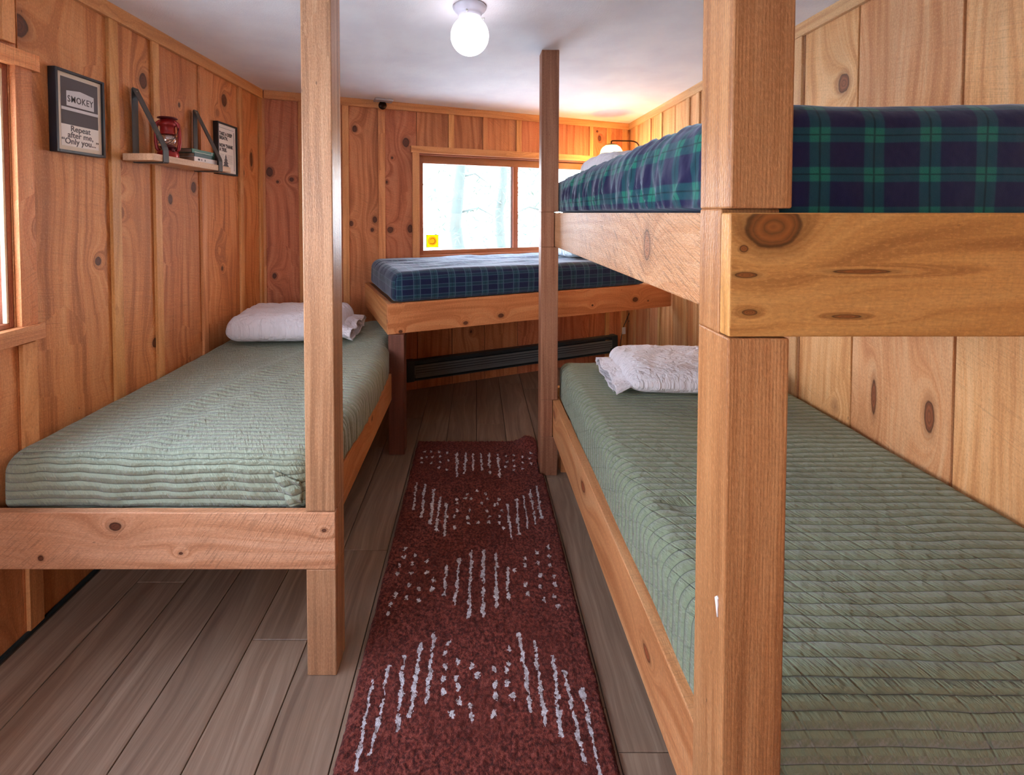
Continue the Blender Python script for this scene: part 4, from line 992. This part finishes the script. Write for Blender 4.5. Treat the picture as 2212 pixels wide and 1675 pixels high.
def book(label, x0, x1, y0, y1, z0, z1, cov, rz=0.0, extra=None):
    t = thing('book', label, 'book', ((x0+x1)/2, (y0+y1)/2, z0), 'books stacked on the wall shelf', rz)
    cx, cy = (x0+x1)/2, (y0+y1)/2; a, b, h = (x1-x0)/2, (y1-y0)/2, z1-z0; th = .0018
    m = MB(); m.box(-a, a, -b, b, 0, th, 1); m.box(-a, a, -b, b, h-th, h, 1); m.box(a-.002, a+.0015, -b, b, 0, h, 1); m.build('cover', cov, t, bevel=.0008, seg=1)
    m = MB(); m.box(-a+.003, a-.0022, -b+.0025, b-.0025, th+.0002, h-th-.0002, 1); m.build('pages', M['pages'], t)
    return t, a, h
t, a, h = book('white book, bottom of the stack on the wall shelf', -1.462, -1.362, 2.195, 2.385, SZ1+.0002, SZ1+.0245, M['white_book'])
for (yy, ww) in ((-.060, .016), (-.038, .006), (-.010, .006)):
    m = MB(); m.box(a+.0016, a+.0021, yy-ww/2, yy+ww/2, .008, .017, 1); m.build('spine_print', M['greyink'], t)
book('dark green book in the middle of the shelf stack', -1.460, -1.365, 2.197, 2.375, SZ1+.025, SZ1+.042, M['dkgreen_book'], math.radians(1))
t, a, h = book('bright green book on top of the shelf stack', -1.462, -1.367, 2.190, 2.368, SZ1+.0425, SZ1+.062, M['green_book'], math.radians(-1.5))
m = MB(); m.box(a+.0016, a+.002, -.07, .06, .004, .0055, 1); m.box(a+.0016, a+.002, .066, .069, .002, .017, 1); m.build('spine_print', M['white_book'], t)

# ============================================================ FRAMED POSTERS
def picture(name, label, y0, y1, z0, z1, fw=.010, depth=.028, tilt=0.0):
    t = thing(name, label, 'picture', (XL, (y0+y1)/2, z0))
    x0 = XL+.001; x1 = x0+depth
    m = MB()
    m.box(x0, x1, y0, y0+fw, z0, z1, 2); m.box(x0, x1, y1-fw, y1, z0, z1, 2); m.box(x0, x1, y0+fw, y1-fw, z1-fw, z1, 1); m.box(x0, x1, y0+fw, y1-fw, z0, z0+fw, 1)
    o = m.build('frame', M['black'], None, bevel=.001, seg=1); setp(t, o)
    m = MB(); m.box(x0, x1-.008, y0+fw, y1-fw, z0+fw, z1-fw, 2); o = m.build('mount', M['mat_board'], None); setp(t, o)
    return t, x1-.008
def onleft(x, y, z):       # text plane facing +X, reading towards +Y
    return Matrix(((0, 0, 1, x), (1, 0, 0, y), (0, 1, 0, z), (0, 0, 0, 1)))
p1, px = picture('framed_poster', 'black framed grey poster nearest the left window, reading Repeat after me', 1.587, 1.795, 1.615, 1.910)
def flat(nm, par, y0, y1, z0, z1, d0, mat):
    m = MB(); m.box(px_+d0, px_+d0+.0006, y0, y1, z0, z1, 2); o = m.build(nm, mat, None); setp(par, o); return o
px_ = px
flat('poster', p1, 1.612, 1.770, 1.640, 1.886, .0001, M['paper']); flat('dark_band', p1, 1.613, 1.769, 1.718, 1.885, .0008, M['greyprint'])
# plain pale hat-like panel carrying the word
bm = bmesh.new()
poly = [(1.634, 1.785), (1.750, 1.785), (1.750, 1.838), (1.690, 1.846), (1.634, 1.838)]
bm.faces.new([bm.verts.new((px+.0016, y, z)) for y, z in poly]); r_ = bmesh.ops.extrude_face_region(bm, geom=bm.faces[:]); bmesh.ops.translate(bm, verts=[v for v in r_['geom'] if isinstance(v, bmesh.types.BMVert)], vec=(.0006, 0, 0))
o = bmobj('pale_panel', bm, M['paleprint'], None, False); setp(p1, o)
flat('pale_stripe', p1, 1.6135, 1.7685, 1.768, 1.779, .0016, M['paleprint'])
def txt(par, s, size, y, z, mat, d=.0025, **k):
    o = text('lettering', s, size, onleft(px_+d, y, z), mat, None, **k); setp(par, o)
txt(p1, 'SMOKEY', .033, 1.692, 1.800, M['greyink'], offset=.0004, sx=.80, spacing=1.12)
txt(p1, 'Repeat', .030, 1.691, 1.695, M['greyink'], .0012, offset=.0003)
txt(p1, 'after me,', .030, 1.691, 1.672, M['greyink'], .0012, offset=.0003)
txt(p1, '\u201cOnly you...\u201d', .030, 1.691, 1.649, M['greyink'], .0012, offset=.0003)
p2, px_ = picture('framed_poster', 'black framed tree poster reading Take a deep breath, right of the shelf', 2.575, 2.785, 1.622, 1.920)
flat('poster', p2, 2.586, 2.774, 1.634, 1.908, .0001, M['paper'])
flat('side_rule', p2, 2.752, 2.756, 1.650, 1.880, .0008, M['greyink']); flat('top_rule', p2, 2.596, 2.752, 1.889, 1.8905, .0008, M['greyink'])
for s_, z in (('TAKE A DEEP', 1.848), ('BREATH.', 1.824), ('NOW THANK', 1.780), ('A TREE.', 1.756)):
    txt(p2, s_, .027, 2.600, z, M['ink'], .0012, offset=.0011, align='LEFT', sx=.78, spacing=1.08)
for k in range(9):
    flat('text_line', p2, 2.600, 2.645-.003*(k % 3), 1.738-.006*k, 1.7388-.006*k, .0008, M['greyink']); flat('text_line', p2, 2.678+.003*(k % 2), 2.735, 1.738-.006*k, 1.7388-.006*k, .0008, M['greyink'])
bm = bmesh.new(); cy = 2.665
pts = [(cy, 1.742)]
L_ = [(.010, 1.722), (.005, 1.722), (.018, 1.704), (.009, 1.704), (.026, 1.686), (.014, 1.687), (.033, 1.668), (.018, 1.669), (.039, 1.650)]
pr_ = [(cy+a, z) for a, z in L_]; pl_ = [(cy-a, z) for a, z in reversed(L_)]
bm.faces.new([bm.verts.new((px_+.0008, y, z)) for y, z in pts+pr_+pl_]); r_ = bmesh.ops.extrude_face_region(bm, geom=bm.faces[:]); bmesh.ops.translate(bm, verts=[v for v in r_['geom'] if isinstance(v, bmesh.types.BMVert)], vec=(.0005, 0, 0))
o = bmobj('tree_print', bm, M['greyink'], None, False); setp(p2, o)

# ============================================================ pieces of parts hang under their part
bpy.context.view_layer.update()
def under(part, o):
    wm = o.matrix_world.copy(); bs = o.matrix_basis.copy()
    o.parent = part; o.matrix_parent_inverse = part.matrix_world.inverted() @ wm @ bs.inverted()
base = lambda o: o.name.split('.')[0]
RULES = {'lettering': 'poster', 'tree_print': 'poster', 'text_line': 'poster', 'side_rule': 'poster', 'top_rule': 'poster', 'pale_panel': 'poster', 'pale_stripe': 'poster', 'dark_band': 'poster',
         'filler_cap': 'fuel_tank', 'spine_print': 'cover', 'thumb_screw': 'base', 'disc': 'sticker_face', 'arrow_ring': 'sticker_face', 'bulb': 'socket', 'tag': 'cord', 'plug_lead': 'cord', 'foliage': 'trunk', 'branch': 'trunk', 'cap': 'chimney'}
for root in [o for o in bpy.data.objects if o.type == 'EMPTY']:
    kids = list(root.children)
    for o in kids:
        if base(o) in RULES:
            m_ = [k for k in kids if base(k) == RULES[base(o)]]
            if m_: under(m_[0], o)
    st = [k for k in kids if base(k) == 'strap']
    for r_, s_ in zip([k for k in kids if base(k) == 'rivet'], st): under(s_, r_)
    cvp = [k for k in kids if base(k) == 'cover_plate']
    if cvp:
        for k in kids:
            if base(k) == 'socket': under(cvp[0], k)
